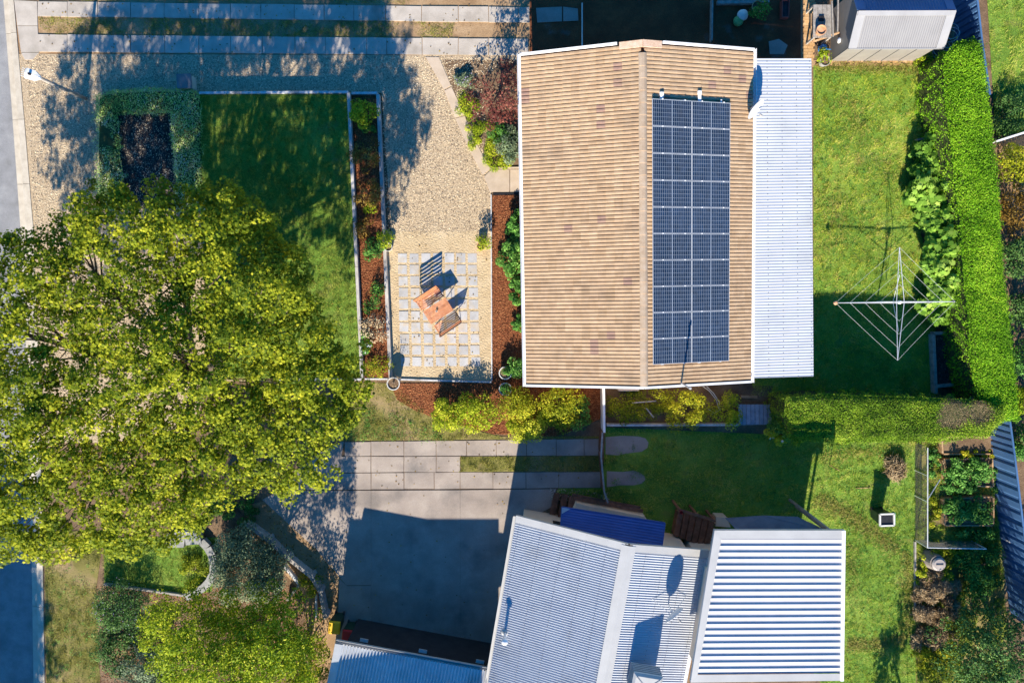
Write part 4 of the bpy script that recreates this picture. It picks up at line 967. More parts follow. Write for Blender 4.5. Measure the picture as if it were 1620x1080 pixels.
# ------------------------------------------------------------------ garden walls and edgings
def wall_run(root, pts, zb, zt, th, m, piece=2.4, name='sleeper'):
    for a, c in zip(pts, pts[1:]):
        a, c = Vector(a), Vector(c); L = (c - a).length; n = max(1, round(L / piece)); d = (c - a) / L
        for i in range(n):
            p, q = a + d * (L * i / n + .006), a + d * (L * (i + 1) / n - .006)
            dz = random.uniform(-.006, .006); b = MB()
            b.bar((p.x, p.y, (zb + zt + dz) / 2), (q.x, q.y, (zb + zt + dz) / 2), th, zt + dz - zb); b.build(name, m, root)
m_edge = mat('painted_sleeper', [(.42, .42, .42), (.55, .55, .56), (.66, .66, .66)], 5, .85, .4, 25, .2, 40, rnd=.08, stain=(.3, .27, .24), sscale=1.2)
lwall = thing('lawn_retaining_wall', 'pale sleeper wall edging the raised front lawn', 'garden wall', P(430, 147))
wall_run(lwall, PP([(315, 147), (551, 145.5)], .45), -.02, .455, .10, m_edge)
wall_run(lwall, PP([(551, 147), (572.5, 600)], .45), -.02, .46, .13, m_sleeper)
wall_run(lwall, PP([(571, 600), (440, 600)], .45), -.02, .45, .10, m_edge)
bwall = thing('bed_retaining_wall', 'low pale sleeper wall round the narrow mulched bed', 'garden wall', P(600, 370))
wall_run(bwall, PP([(556, 147.5), (597, 147)], .26), -.02, .26, .10, m_edge)
wall_run(bwall, PP([(597.5, 149), (617.5, 600)], .27), -.02, .27, .14, m_sleeper)
wall_run(bwall, PP([(577, 599.5), (614, 599.5)], .24), -.02, .24, .07, m_edge)
pedge = thing('patio_edging', 'thin pale edging along two sides of the sandy patio', 'edging', P(778, 500))
wall_run(pedge, PP([(622, 599.5), (777.5, 604)]), -.02, .07, .07, m_edge, 3)
wall_run(pedge, PP([(778, 602), (777, 308), ]), -.02, .06, .05, m_edge, 3)
wall_run(pedge, PP([(779.5, 307), (829, 306)]), -.02, .06, .06, m_darkmetal, 3)
wall_run(pedge, PP([(777, 266.5), (829, 265.5)]), -.02, .06, .07, m_path, 3)

# patio pavers, each one
pat = struct('patio', P(694, 490))
pv = None
def blerp(u, v):
    return lerp(lerp((637, 408), (747.5, 408), u), lerp((641, 572), (752.5, 572), u), v)
for r in range(10):
    for c in range(7):
        q = P(*blerp(c / 6, r / 9), .0)
        if pv is None:
            bb = MB(); k = .208; bb.hexa([(-k, -k, -.05), (k, -k, -.05), (k, k, -.05), (-k, k, -.05)], [(-k + .006, -k + .006, .0), (k - .006, -k + .006, 0), (k - .006, k - .006, 0), (-k + .006, k - .006, 0)])
            pv = bb.build('paver', m_paver, recentre=False); o = pv
        else:
            o = pv.copy(); COL.objects.link(o); o.parent = None; o.matrix_parent_inverse = Matrix.Identity(4)
        o.location = (q.x + random.gauss(0, .008), q.y + random.gauss(0, .008), .016 + random.gauss(0, .003)); o.rotation_euler = (random.gauss(0, .006), random.gauss(0, .006), random.gauss(0, .02))
        s_ = random.uniform(.95, 1.02); o.scale = (s_, s_, 1); adopt(o, pat)
def keep_e(x, y): return rng.uniform(0, 1, x.shape) < .8

# ------------------------------------------------------------------ timber benches and table on the patio
def px5(x, y): return (600 + x / 4.155, 370 + y / 4.155)
def slat_set(root, name, n, L, w, place):
    b = MB(); b.box((0, 0, 0), (L, w, .018)); s0 = b.build(name, m_slat, recentre=False)
    for i in range(n):
        o = s0 if i == 0 else s0.copy()
        if i: COL.objects.link(o)
        loc, tilt = place(i); o.location = loc; o.rotation_euler = (tilt, 0, 0); o.parent = root
def bench_proto():
    r = thing('garden_bench', 'slatted hardwood garden bench with black legs on the upper side of the patio table', 'bench', (0, 0, 0), 'benches at the patio table')
    L = 1.18
    slat_set(r, 'seat_slat', 5, L, .056, lambda i: ((0, .04 + i * .085, .445), 0))
    slat_set(r, 'back_slat', 5, L, .058, lambda i: ((0, .445 + .026 * i, .5 + i * .088), math.radians(73)))
    for sx in (-1, 1):
        b = MB(); x = sx * (L / 2 - .04)
        b.tube([(x, .0, 0), (x, .41, .43), (x, .57, .89)], .014, 6); b.tube([(x, .42, 0), (x, .02, .43)], .014, 6); b.tube([(x, .0, .43), (x, .44, .43)], .012, 6)
        b.build('side_frame', m_darkmetal, r)
    b = MB(); b.tube([(-L / 2 + .04, .57, .89), (L / 2 - .04, .57, .89)], .013, 6); b.tube([(-L / 2 + .04, .2, .2), (L / 2 - .04, .2, .2)], .01, 6); b.build('cross_bar', m_darkmetal, r)
    return r
def seat_at(r, A_, B_, flip):
    d = (B_ - A_); d.z = 0; a = math.atan2(d.y, d.x)
    r.rotation_euler = (0, 0, a if not flip else a + math.pi)
    m_ = (A_ + B_) / 2; off = Matrix.Rotation(r.rotation_euler.z, 3, 'Z') @ Vector((0, .56, 0)); r.location = (m_.x - off.x, m_.y - off.y, .004)
A_, B_ = P(*px5(218, 440), .88), P(*px5(375, 337), .88)
bn = bench_proto(); seat_at(bn, A_, B_, False)
A2_, B2_ = P(*px5(395, 680), .88), P(*px5(545, 578), .88)
bn2 = copy_tree(bn); seat_at(bn2, A2_, B2_, True); bn2['label'] = 'slatted hardwood garden bench with black legs on the lower side of the patio table'
tq = [P(*px5(x, y), .73) for x, y in ((285, 515), (437, 420), (488, 495), (340, 592))]
tc = sum(tq, Vector()) / 4; d = tq[1] - tq[0]
tb = thing('patio_table', 'slatted hardwood folding table on the square pavers between two benches', 'table', (0, 0, 0))
TWd, TLn = .66, 1.16
slat_set(tb, 'table_slat', 10, TLn, .058, lambda i: ((0, -TWd / 2 + .03 + i * .0665, .73), 0))
for sx in (-1, 1):
    b = MB(); x = sx * .5; b.tube([(x, -.3, 0), (x, .3, .71)], .014, 6); b.tube([(x * .94, .3, 0), (x * .94, -.3, .71)], .014, 6); b.bar((x, -.32, .712), (x, .32, .712), .03, .016); b.build('leg_frame', m_darkmetal, tb)
tb.location = (tc.x, tc.y, .004); tb.rotation_euler = (0, 0, math.atan2(d.y, d.x))
q = P(*px5(378, 508), .75); b = MB(); b.lathe((q.x, q.y, .744), [(0, 0), (.035, 0), (.045, .09), (.036, .09), (.03, .02), (0, .02)], 12); o = b.build('cup', m_potwhite); tag(o, 'small white cup standing on the slatted patio table', 'cup')

# ------------------------------------------------------------------ plants: builders
def inset(poly, d):
    n = len(poly); out = []; s = 0
    for i in range(n):
        a, b_ = poly[i], poly[(i + 1) % n]; s += a[0] * b_[1] - b_[0] * a[1]
    sg = 1 if s > 0 else -1
    for i in range(n):
        p0, p1, p2 = [Vector((poly[k % n][0], poly[k % n][1])) for k in (i - 1, i, i + 1)]
        e1_, e2_ = (p1 - p0).normalized(), (p2 - p1).normalized()
        n1, n2 = Vector((-e1_.y, e1_.x)) * sg, Vector((-e2_.y, e2_.x)) * sg; nn_ = (n1 + n2); nn_ = nn_ / max(.4, nn_.length_squared / 2)
        q = p1 + nn_ * d; out.append((q.x, q.y))
    return out
def hedge(name, px, h, m, label, per=550, size=.085, shape='diamond', bump=.10, cat='hedge', group=None, side=350, tonebias=0.0, patch=None):
    poly = [tuple(p)[:2] for p in PP(px, h)]; c = np.mean(np.array(poly), 0)
    root = thing(name, label, cat, (c[0], c[1], 0), group)
    w1, w2, w3 = Wob(.25, 40), Wob(.8, 24), Wob(.35, 24)
    n = int(area(poly) * per); q = scatter(inset(poly, -.05), n); e = edge_dist(q[:, 0], q[:, 1], poly)
    bz = lambda x, y: bump * (.5 * w1(x, y) + .5 * w2(x, y))
    z = h + bz(q[:, 0], q[:, 1]) - .22 * np.exp(-e / .10) - np.abs(rng.normal(0, .05, n))
    N1 = rng.normal(0, .5, (n, 3)); N1[:, 2] += .8
    g_ = .05; N1[:, 0] -= (bz(q[:, 0] + g_, q[:, 1]) - bz(q[:, 0] - g_, q[:, 1])) / (2 * g_); N1[:, 1] -= (bz(q[:, 0], q[:, 1] + g_) - bz(q[:, 0], q[:, 1] - g_)) / (2 * g_)
    C1 = np.column_stack([q, z])
    # sides
    Cs, Ns = [], []
    sgn = 1 if sum(poly[i][0] * poly[(i + 1) % len(poly)][1] - poly[(i + 1) % len(poly)][0] * poly[i][1] for i in range(len(poly))) > 0 else -1
    for i in range(len(poly)):
        a = np.array(poly[i]); b_ = np.array(poly[(i + 1) % len(poly)]); L = np.linalg.norm(b_ - a); k = int(L * h * side)
        if k < 1: continue
        t = rng.uniform(0, 1, k)[:, None]; nrm = np.array([b_[1] - a[1], a[0] - b_[0]]) / L * sgn
        zz = rng.uniform(.05, h - .05, k); xy = a + (b_ - a) * t
        off = .09 * w3(xy[:, 0] * 3 + zz * 2, xy[:, 1] * 3 + zz) + rng.normal(0, .05, k) - .04 + .10 * (1 - zz / h) * -1
        xy = xy + nrm * off[:, None]; Cs.append(np.column_stack([xy, zz])); N2 = rng.normal(0, .5, (k, 3)); N2[:, :2] += nrm * .6; N2[:, 2] += .4; Ns.append(N2)
    C = np.concatenate([C1] + Cs); N_ = np.concatenate([N1] + Ns)
    tone = rng.normal(.45, .2, len(C)) + tonebias + .12 * w2(C[:, 0] * 1.7, C[:, 1] * 1.7)
    sel = np.ones(len(C), bool)
    if patch is not None:
        for (pxx, pyy, rr) in patch:
            p_ = P(pxx, pyy, h); d_ = np.hypot(C[:, 0] - p_.x, C[:, 1] - p_.y) + rng.normal(0, .1, len(C)); sel &= d_ > rr
        leaves('dead_foliage', C[~sel], N_[~sel], .05, leaf_straw, 'blade', rng.normal(.25, .15, (~sel).sum()), root)
    leaves('foliage', C[sel], N_[sel], size * rng.uniform(.7, 1.25, sel.sum()), m, shape, tone[sel], root)
    b = MB(); b.prism(inset(poly, .14), .02, h - .16); b.build('branches', m_twig, root)
    return root
def shrub(name, px, py, r, h, m, label, cat='shrub', n=1500, size=.09, shape='oval', clumps=26, group=None, base=0.0, droop=.0, flowers=None, stem=m_bark, tone0=.45, gaps=.25, up=.6, low=.0):
    rx, ry = (r if isinstance(r, tuple) else (r, r)); k_ = 1.45 if name == 'ground_cover' else 1.32; rx *= k_; ry *= k_; n = int(n * (3 if name == 'ground_cover' else 2.0)); zc = base + h * .6; sc = F / (H - zc); rx, ry = rx / sc, ry / sc
    c = P(px, py, zc); root = thing(name, label, cat, (c.x, c.y, base), group)
    d_, rr = ball(clumps * 2); d_ = d_[d_[:, 2] > -.35 + low][:clumps]; k = len(d_)
    rad = rng.uniform(.5, 1.08, k)
    cen = np.array([c.x, c.y, base + h * .45]) + d_ * rad[:, None] * np.array([rx * .8, ry * .8, h * .5])
    cr = rng.uniform(.26, .42, k) * min(rx, ry, max(h * .9, .62)) * (1.15 if clumps < 20 else 1)
    C, N_, ci = clump_leaves(cen, cr, max(6, n // k), up, .8)
    ct = rng.normal(0, .12, k)
    C[:, 2] = np.maximum(C[:, 2], base + .02)
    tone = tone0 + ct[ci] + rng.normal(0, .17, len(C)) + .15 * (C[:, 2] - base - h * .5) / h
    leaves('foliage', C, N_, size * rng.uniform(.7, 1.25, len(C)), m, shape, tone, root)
    b = MB()
    for i in range(min(k, 9)):
        e_ = Vector(cen[i]); s_ = Vector((c.x, c.y, base - .02)); mid_ = s_.lerp(e_, .5) + Vector((random.gauss(0, .04), random.gauss(0, .04), .05 * h)); b.tube([s_, mid_, e_], [.012 + .014 * h, .008 + .008 * h, .004], 5)
    b.build('stems', stem, root)
    if flowers:
        fm, fn, fs = flowers; i_ = rng.choice(len(C), fn, False); F_ = C[i_] + np.array([0, 0, fs * .4]); Nf = rng.normal(0, .3, (fn, 3)); Nf[:, 2] += 1
        leaves('flowers', F_, Nf, fs, fm, 'maple', None, root, kind='stuff')
    return root
def potted(px, py, rpx, h, mpot, label, mleaf, lpx, lr, lh, n, size, shape='oval', name='potted_plant', group=None, rim=None):
    z = h; r = rpx / (F / (H - z)); c = P(px, py, z); root = thing(name, label, 'potted plant', (c.x, c.y, 0), group)
    b = MB(); b.lathe((c.x, c.y, 0), [(0, .005), (r * .72, .005), (r * .95, h - .04), (r, h - .04), (r, h), (r * .88, h), (r * .84, h - .06), (0, h - .06)], 20); b.build('pot', mpot, root, smooth=False)
    b = MB(); b.lathe((c.x, c.y, h - .055), [(r * .83, 0), (r * .4, .012), (0, .014)], 14); b.build('potting_soil', m_soil, root)
    cl = P(lpx[0], lpx[1], h + lh * .5); lrr = lr / (F / (H - h)); k = 12; d_, _ = ball(k); d_[:, 2] = np.abs(d_[:, 2])
    cen = np.array([cl.x, cl.y, h + lh * .25]) + d_ * np.array([lrr * .65, lrr * .65, lh * .6]); C, N_, ci = clump_leaves(cen, lrr * .4, n // k, .6, .8)
    leaves('foliage', C, N_, size * rng.uniform(.7, 1.2, len(C)), mleaf, shape, rng.normal(.5, .2, len(C)), root)
    b = MB()
    for e_ in cen[:5]: b.tube([(c.x, c.y, h - .05), Vector((c.x, c.y, h)).lerp(Vector(e_), .5), e_], [.012, .009, .004], 5)
    b.build('stems', m_bark, root)
    return root

# ------------------------------------------------------------------ trees
def tree(name, label, outline, trunk, zlow, ztop, m, per_m2=3.2, per=85, lsize=.17, crad=.52, shape='maple', tone=None, thin=None, edge=220., cat='tree', group=None, under=.45, trunk_r=.3, up=.55):
    """crown from the outline it has from above (photo px at its own height): leaf clumps on a lumpy dome, on forking limbs"""
    ol = [(float(a), float(b_)) for a, b_ in outline]; zm = (zlow + ztop) / 2
    A_m2 = area(ol) / (F / (H - zm)) ** 2; n = int(A_m2 * per_m2); q = scatter(ol, n)
    if thin is not None: q = q[rng.uniform(0, 1, len(q)) < thin(q[:, 0], q[:, 1])]
    n = len(q); e = edge_dist(q[:, 0], q[:, 1], ol); t = np.clip(e / edge, 0, 1)
    w1, w2 = Wob(28), Wob(70)
    z = zlow + (ztop - zlow) * (1 - (1 - t) ** 2) + .16 * w1(q[:, 0], q[:, 1]) + .2 * w2(q[:, 0], q[:, 1]) + rng.normal(0, .24, n)
    top = PA(q[:, 0], q[:, 1], z)
    nu = int(n * under); iu = rng.choice(n, nu, False); low = top[iu].copy(); low[:, 2] -= rng.uniform(.7, 1.7, nu); low[:, :2] += rng.normal(0, .35, (nu, 2)); low[:, 2] = np.maximum(low[:, 2], zlow - 1.4)
    cen = np.concatenate([top, low]); cr = crad * rng.uniform(.65, 1.25, len(cen))
    C, N_, ci = clump_leaves(cen, cr, per, up, .62)
    tr = P(*trunk); root = thing(name, label, cat, (tr.x, tr.y, 0), group)
    ct = rng.normal(0, .13, len(cen))
    to = .43 + ct[ci] + rng.normal(0, .18, len(C))
    leaves('crown', C, N_, lsize * rng.uniform(.65, 1.25, len(C)), m, shape, to, root)
    # trunk and limbs
    hub = Vector((tr.x, tr.y, min(zlow * .55, 2.6))); b = MB(); b.tube([(tr.x, tr.y, -.05), (tr.x + .03, tr.y, .35), hub - Vector((0, 0, .4)), hub], [trunk_r * 1.35, trunk_r * 1.02, trunk_r * .92, trunk_r * .85], 12); b.build('trunk', m_bark, root, smooth=True)
    nl_ = 8; cc_ = np.mean(top, 0); ang = np.arctan2(top[:, 1] - cc_[1], top[:, 0] - cc_[0]); b = MB()
    for k in range(nl_):
        sel = np.where((ang > -math.pi + 2 * math.pi * k / nl_) & (ang <= -math.pi + 2 * math.pi * (k + 1) / nl_))[0]
        if len(sel) < 3: continue
        m1 = Vector(np.mean(top[sel], 0)); m1 = Vector((m1.x, m1.y, m1.z - 1.0)); p1 = hub.lerp(m1, .5) + Vector((random.gauss(0, .2), random.gauss(0, .2), .3))
        b.tube([hub - Vector((0, 0, .1)), p1, m1], [trunk_r * .5, trunk_r * .36, trunk_r * .22], 7)
        sub = rng.choice(sel, min(len(sel), 20), False)
        for s_ in sub:
            e_ = Vector(top[s_]); f_ = random.uniform(.0, 1); o_ = p1.lerp(m1, f_) if random.random() < .7 else hub.lerp(p1, f_); mm_ = o_.lerp(e_, .55) + Vector((random.gauss(0, .18), random.gauss(0, .18), random.uniform(-.35, .05)))
            b.tube([o_, mm_, e_ + Vector((0, 0, .08))], [trunk_r * .11, trunk_r * .07, .01], 5, cap=False)
    b.build('limbs', m_bark, root, smooth=True)
    return root

big = [(-90, 420), (-40, 385), (15, 372), (45, 350), (70, 372), (100, 340), (128, 305), (150, 318), (180, 292), (215, 300), (245, 285), (290, 300), (330, 298), (365, 292), (400, 322), (432, 338), (436, 372), (470, 396), (490, 430), (492, 470),
       (520, 505), (550, 540), (566, 585), (585, 612), (580, 640), (556, 668), (540, 700), (515, 712), (512, 765), (470, 768), (455, 795), (430, 770), (395, 768), (385, 790), (352, 800), (345, 830), (318, 828), (300, 850), (262, 872), (235, 862), (205, 885), (150, 870), (110, 880),
       (80, 890), (40, 880), (0, 890), (-60, 880), (-120, 800), (-150, 640), (-130, 500)]
wtb = Wob(22, 14)
def thin_big(x, y):
    f = np.where(wtb(x, y) < -1.5, .5, 1.0)
    f *= np.where((x < 150) & (y < 560), .88 + .12 * np.clip((y - 350) / 210, 0, 1), 1)
    f *= np.where((x < 30) & (y < 600), .85, 1)
    for cx, cy, r, v in ((262, 455, 18, .0), (285, 565, 20, .05), (245, 500, 14, .25), (140, 430, 30, .3), (60, 520, 26, .3), (330, 700, 10, .2), (100, 560, 16, .3)):
        f = np.where(np.hypot(x - cx, y - cy) < r, v, f)
    return f
tree('street_tree', 'large leafy tree with yellow green crown filling the left side of the picture', big, (350, 570), 6.2, 7.5, leaf_tree, 14.0, 56, .118, .33, thin=thin_big, trunk_r=.34, under=.1, edge=130., up=.85)
# trees that stand past the picture's edges and throw their shade into it
def round_outline(cx, cy, rx, ry, k=16):
    return [(cx + rx * math.cos(i * 6.283 / k) * random.uniform(.85, 1.12), cy + ry * math.sin(i * 6.283 / k) * random.uniform(.85, 1.12)) for i in range(k)]
tree('shade_tree', 'tall leafy tree beyond the lower edge, shading the road', round_outline(-400, 1700, 290, 330), (-120, 1430), 4, 9, leaf_tree, 5, 80, .2, .6, under=.6, trunk_r=.3)
tree('shade_tree', 'slender leafy tree beyond the lower edge, near the ribbed white roof', [(1395, 1150), (1440, 1120), (1490, 1140), (1530, 1190), (1500, 1240), (1430, 1240), (1390, 1200)], (1430, 1170), 1.3, 2.5, leaf_green, 2.4, 50, .16, .4, under=.3, trunk_r=.14, edge=60)
tree('garden_tree', 'dense dark green tree in the lower right corner beside the blue fence', [(1522, 1010), (1545, 985), (1580, 968), (1620, 975), (1680, 1000), (1700, 1080), (1670, 1140), (1560, 1130), (1525, 1090), (1512, 1050)], (1560, 1020), 1.6, 3.6, leaf_dark, 8, 90, .11, .36, shape='oval', edge=70, trunk_r=.12)
tree('garden_tree', 'yellow green leafy tree beside the yellow lidded bin in the lower left', [(222, 985), (240, 962), (280, 952), (320, 955), (352, 975), (400, 965), (450, 958), (470, 972), (486, 1000), (490, 1060), (490, 1120), (430, 1160), (320, 1150), (262, 1090), (238, 1052), (225, 1020)], (440, 940), 3.6, 6.0, leaf_acid, 12, 80, .105, .36, shape='oval', edge=90, under=.7, trunk_r=.12)
tree('plum_tree', 'small tree with dusky red leaves beside the garden path', [(733, 165), (742, 140), (755, 112), (768, 85), (778, 64), (792, 92), (812, 98), (828, 105), (832, 150), (824, 188), (800, 195), (776, 205), (768, 180), (748, 180)], (790, 150), 1.2, 2.9, leaf_red, 6, 55, .10, .30, shape='oval', edge=55, trunk_r=.07)

# ------------------------------------------------------------------ hedges
hedge('tall_hedge', [(1499, 88), (1514, 68), (1544, 57), (1556, 66), (1563, 120), (1572, 190), (1580, 260), (1585, 330), (1592, 420), (1602, 520), (1612, 600), (1616, 665), (1575, 668), (1560, 645), (1546, 600), (1539, 540), (1532, 450), (1525, 330), (1513, 235), (1500, 150)], 2.3, leaf_lime,
      'tall bright lime green clipped hedge running down the right side of the lawn', 2000, .065, bump=.05, tonebias=.06)
hedge('clipped_hedge', [(1248, 632), (1310, 626), (1400, 629), (1480, 632), (1550, 635), (1594, 644), (1592, 668), (1570, 690), (1500, 698), (1400, 698), (1330, 700), (1256, 697), (1244, 662)], 2.6, leaf_hedge2,
      'long clipped green hedge with brown dead patches across the middle right', 2000, .058, bump=.05, tonebias=.06, patch=[(1512, 655, .62), (1552, 652, .55), (1495, 668, .25)])
b5 = hedge('square_hedge', [(149, 150), (170, 142), (230, 138), (300, 139), (316, 152), (318, 230), (320, 330), (275, 335), (272, 240), (268, 176), (180, 178), (182, 240), (194, 330), (150, 330), (148, 240)], .55, leaf_ivy,
      'low variegated hedge forming a square around the dark bed', 900, .055, 'oval', .10, side=500)

# ------------------------------------------------------------------ shrubs
BED = 'shrubs in the narrow mulched bed'
shrub('shrub', 574, 178, 19, .75, leaf_acid, 'bright yellow green shrub at the top end of the narrow mulched bed', n=900, size=.085, clumps=16, base=.2)
shrub('shrub', 582, 207, 9, .4, leaf_green, 'small dark green plant just below the bright shrub in the narrow bed', n=260, size=.07, clumps=8, base=.2)
shrub('shrub', 578, 245, 24, .7, leaf_rust, 'rust brown leafed shrub in the upper half of the narrow bed', n=620, size=.075, clumps=16, base=.2)
shrub('shrub', 580, 305, 22, .6, leaf_rust, 'orange brown sparse shrub in the middle of the narrow bed', n=560, size=.075, clumps=15, base=.2, tone0=.6)
shrub('shrub', 588, 330, 9, .3, leaf_acid, 'small yellow green tuft among the rusty shrubs of the narrow bed', n=200, size=.07, clumps=6, base=.2)
shrub('shrub', 576, 362, 16, .5, leaf_rust, 'low sparse brownish shrub beside the potted plant on the wall', n=340, size=.07, clumps=12, base=.2)
shrub('shrub', 590, 392, 15, .55, leaf_green, 'green leafy shrub in the narrow bed beside the wall pot', n=480, size=.085, clumps=12, base=.2)
shrub('shrub', 594, 456, 11, .4, leaf_green, 'small green shrub in the lower half of the narrow bed', n=240, size=.07, clumps=8, base=.2)
shrub('shrub', 590, 482, 13, .4, leaf_green, 'loose green shrub just above the straw brown shrub in the bed', n=240, size=.065, clumps=9, base=.2)
shrub('shrub', 592, 518, 21, .55, leaf_straw, 'dry straw brown shrub near the lower end of the narrow bed', n=420, size=.075, clumps=14, base=.2)
shrub('flowering_shrub', 578, 542, (10, 18), .5, leaf_green, 'dark green shrub with white flowers against the lawn wall', n=520, size=.07, clumps=14, base=.2, flowers=(leaf_flower, 34, .09))
shrub('shrub', 596, 578, 18, .4, leaf_yellow, 'pale green spreading plant at the bottom end of the narrow bed', n=420, size=.07, clumps=12, base=.2)
# beside the plum tree
shrub('flowering_plant', 735, 128, (15, 10), .35, leaf_grey, 'clump of grey green leaves with lilac flowers beside the path', n=520, size=.14, shape='blade', clumps=10, flowers=(leaf_violet, 40, .07))
shrub('ground_cover', 741, 168, (14, 16), .25, leaf_acid, 'bright green ground cover just below the lilac flowers', n=620, size=.06, clumps=16)
shrub('ground_cover', 762, 212, (22, 20), .25, leaf_acid, 'bright green ground cover along the middle of the diagonal path', n=900, size=.06, clumps=20)
shrub('ground_cover', 785, 246, (24, 18), .22, leaf_acid, 'bright green ground cover at the corner by the porch slabs', n=900, size=.06, clumps=20)
shrub('shrub', 806, 232, (20, 26), .7, leaf_grey, 'grey green bush against the house wall above the porch slabs', n=1300, size=.07, clumps=24)
shrub('shrub', 790, 212, 14, .55, leaf_green, 'dark green bush under the plum tree', n=520, size=.075, clumps=12)
# along the house wall
shrub('shrub', 816, 358, (11, 22), .8, leaf_green, 'leafy green bush at the top of the bark strip by the house', n=800, size=.085, clumps=16)
shrub('shrub', 812, 412, (20, 26), .9, leaf_green, 'largest fresh green bush on the bark strip by the house', n=1500, size=.09, clumps=24, tone0=.6)
shrub('shrub', 817, 462, (12, 22), .8, leaf_green, 'green bush below the largest one on the bark strip', n=800, size=.085, clumps=16, tone0=.55)
shrub('shrub', 820, 510, (8, 18), .6, leaf_green, 'thin strip of green bush tight against the house wall', n=420, size=.08, clumps=12)
shrub('shrub', 815, 580, (14, 17), .7, leaf_green, 'round green bush beside the two white rimmed pots', n=720, size=.08, clumps=16, tone0=.55)
# hedge row by the driveway
shrub('shrub', 706, 660, (27, 22), 1.0, leaf_acid, 'yellow green bush at the left end of the row by the driveway', n=1500, size=.085, clumps=24, tone0=.62)
shrub('shrub', 755, 655, (32, 26), 1.1, leaf_acid, 'second yellow green bush of the row by the driveway', n=1800, size=.085, clumps=28, tone0=.55)
shrub('shrub', 815, 648, (30, 30), 1.3, leaf_yellow, 'green and yellow bush just below the white rimmed pots', n=1800, size=.085, clumps=28, tone0=.52)
shrub('shrub', 833, 675, (34, 24), 1.3, leaf_acid, 'bright yellow bush hanging towards the concrete slabs', n=1700, size=.085, clumps=26, tone0=.68)
shrub('shrub', 888, 648, (28, 32), 1.5, leaf_yellow, 'darker yellow green bush at the right end of the row by the driveway', n=1900, size=.085, clumps=28, tone0=.5)
shrub('shrub', 915, 656, (17, 28), 1.2, leaf_green, 'shaded dark green bush closest to the thin fence', n=900, size=.085, clumps=18)
# planter behind the fence
shrub('shrub', 990, 645, (32, 26), .9, leaf_yellow, 'dull green twiggy shrub at the left end of the walled planter', n=1300, size=.075, clumps=24, tone0=.36)
shrub('shrub', 1042, 635, (34, 24), .8, leaf_yellow, 'yellowish shrub under the eave in the walled planter', n=1300, size=.065, clumps=24, tone0=.48)
shrub('shrub', 1090, 650, (30, 28), 1.1, leaf_yellow, 'large round yellow green shrub in the middle of the planter', n=1900, size=.075, clumps=26, tone0=.62)
shrub('shrub', 1150, 652, (22, 24), .9, leaf_acid, 'pale yellow green shrub next to the slatted blue cover', n=900, size=.08, clumps=18, tone0=.55)
shrub('flowering_shrub', 1243, 662, (22, 32), 1.9, leaf_green, 'dark shrub at the left end of the clipped hedge', n=2200, size=.08, clumps=30, tone0=.42)
shrub('flowering_shrub', 1252, 688, (38, 14), 1.7, leaf_acid, 'yellow leafed shrub with white blooms under the left end of the hedge', n=1200, size=.085, clumps=20, tone0=.62, flowers=(leaf_flower, 7, .14))
# back yard
for (x, y, r, hh, lab, t0) in ((1470, 255, (20, 34), 1.0, 'dark broad leaved plant at the top of the bed beside the lawn', .35), (1475, 305, (27, 32), 1.4, 'upper broad leaved plant in the bed beside the lawn', .55), (1490, 355, (26, 32), 1.5, 'broad leaved plant halfway down the bed beside the lawn', .5),
                           (1497, 408, (27, 32), 1.6, 'pale broad leaved plant overhanging the edge of the lawn', .68), (1505, 450, (26, 26), 1.5, 'broad leaved plant beside the washing line', .66), (1492, 482, (26, 24), 1.1, 'lowest broad leaved plant above the dark raised bed', .5)):
    shrub('broad_leaved_plant', x, y, r, hh, leaf_fig, lab, n=560, size=.26, shape='fig', clumps=18, tone0=t0, up=.9)
for x, y, r in ((1462, 330, 14), (1468, 375, 13), (1478, 420, 12)):
    pass
# corner garden, lower left
shrub('rounded_bush', 388, 900, (56, 58), 1.5, leaf_grey, 'large round grey green bush beside the curved stone edging', n=9000, size=.085, shape='oval', clumps=80, tone0=.42)
shrub('dark_bush', 188, 965, (38, 44), 1.3, leaf_dark, 'dark bush with small pale tips below the shaded garden lawn', n=3600, size=.07, clumps=44, flowers=(leaf_violet, 160, .045))
shrub('dark_bush', 178, 1030, (30, 40), 1.1, leaf_dark, 'blackish green bush at the lower end of the street verge', n=2200, size=.08, clumps=32)
shrub('rounded_bush', 232, 1062, (40, 50), 1.2, leaf_grey, 'smaller grey green bush at the bottom edge beside the yellow green tree', n=4200, size=.08, shape='oval', clumps=44, tone0=.36)
shrub('shrub', 489, 926, (15, 18), .6, leaf_yellow, 'small olive green shrub in the corner of the grey timber edging', n=620, size=.07, clumps=14, tone0=.4)
shrub('ground_cover', 372, 808, (34, 22), .3, leaf_green, 'low dark green ground cover under the street tree by the drive', n=900, size=.08, clumps=20, tone0=.3)
shrub('ground_cover', 305, 905, (22, 24), .35, leaf_yellow, 'low olive plant inside the curved stone edging', n=620, size=.07, clumps=14, tone0=.35)
shrub('leafy_bush', 468, 1052, (38, 40), 3.3, leaf_yellow, 'tall bush added unseen under the yellow green tree to shade the drive', n=2600, size=.10, clumps=40, tone0=.5)  # hidden bush added only to throw shade onto the concrete drive
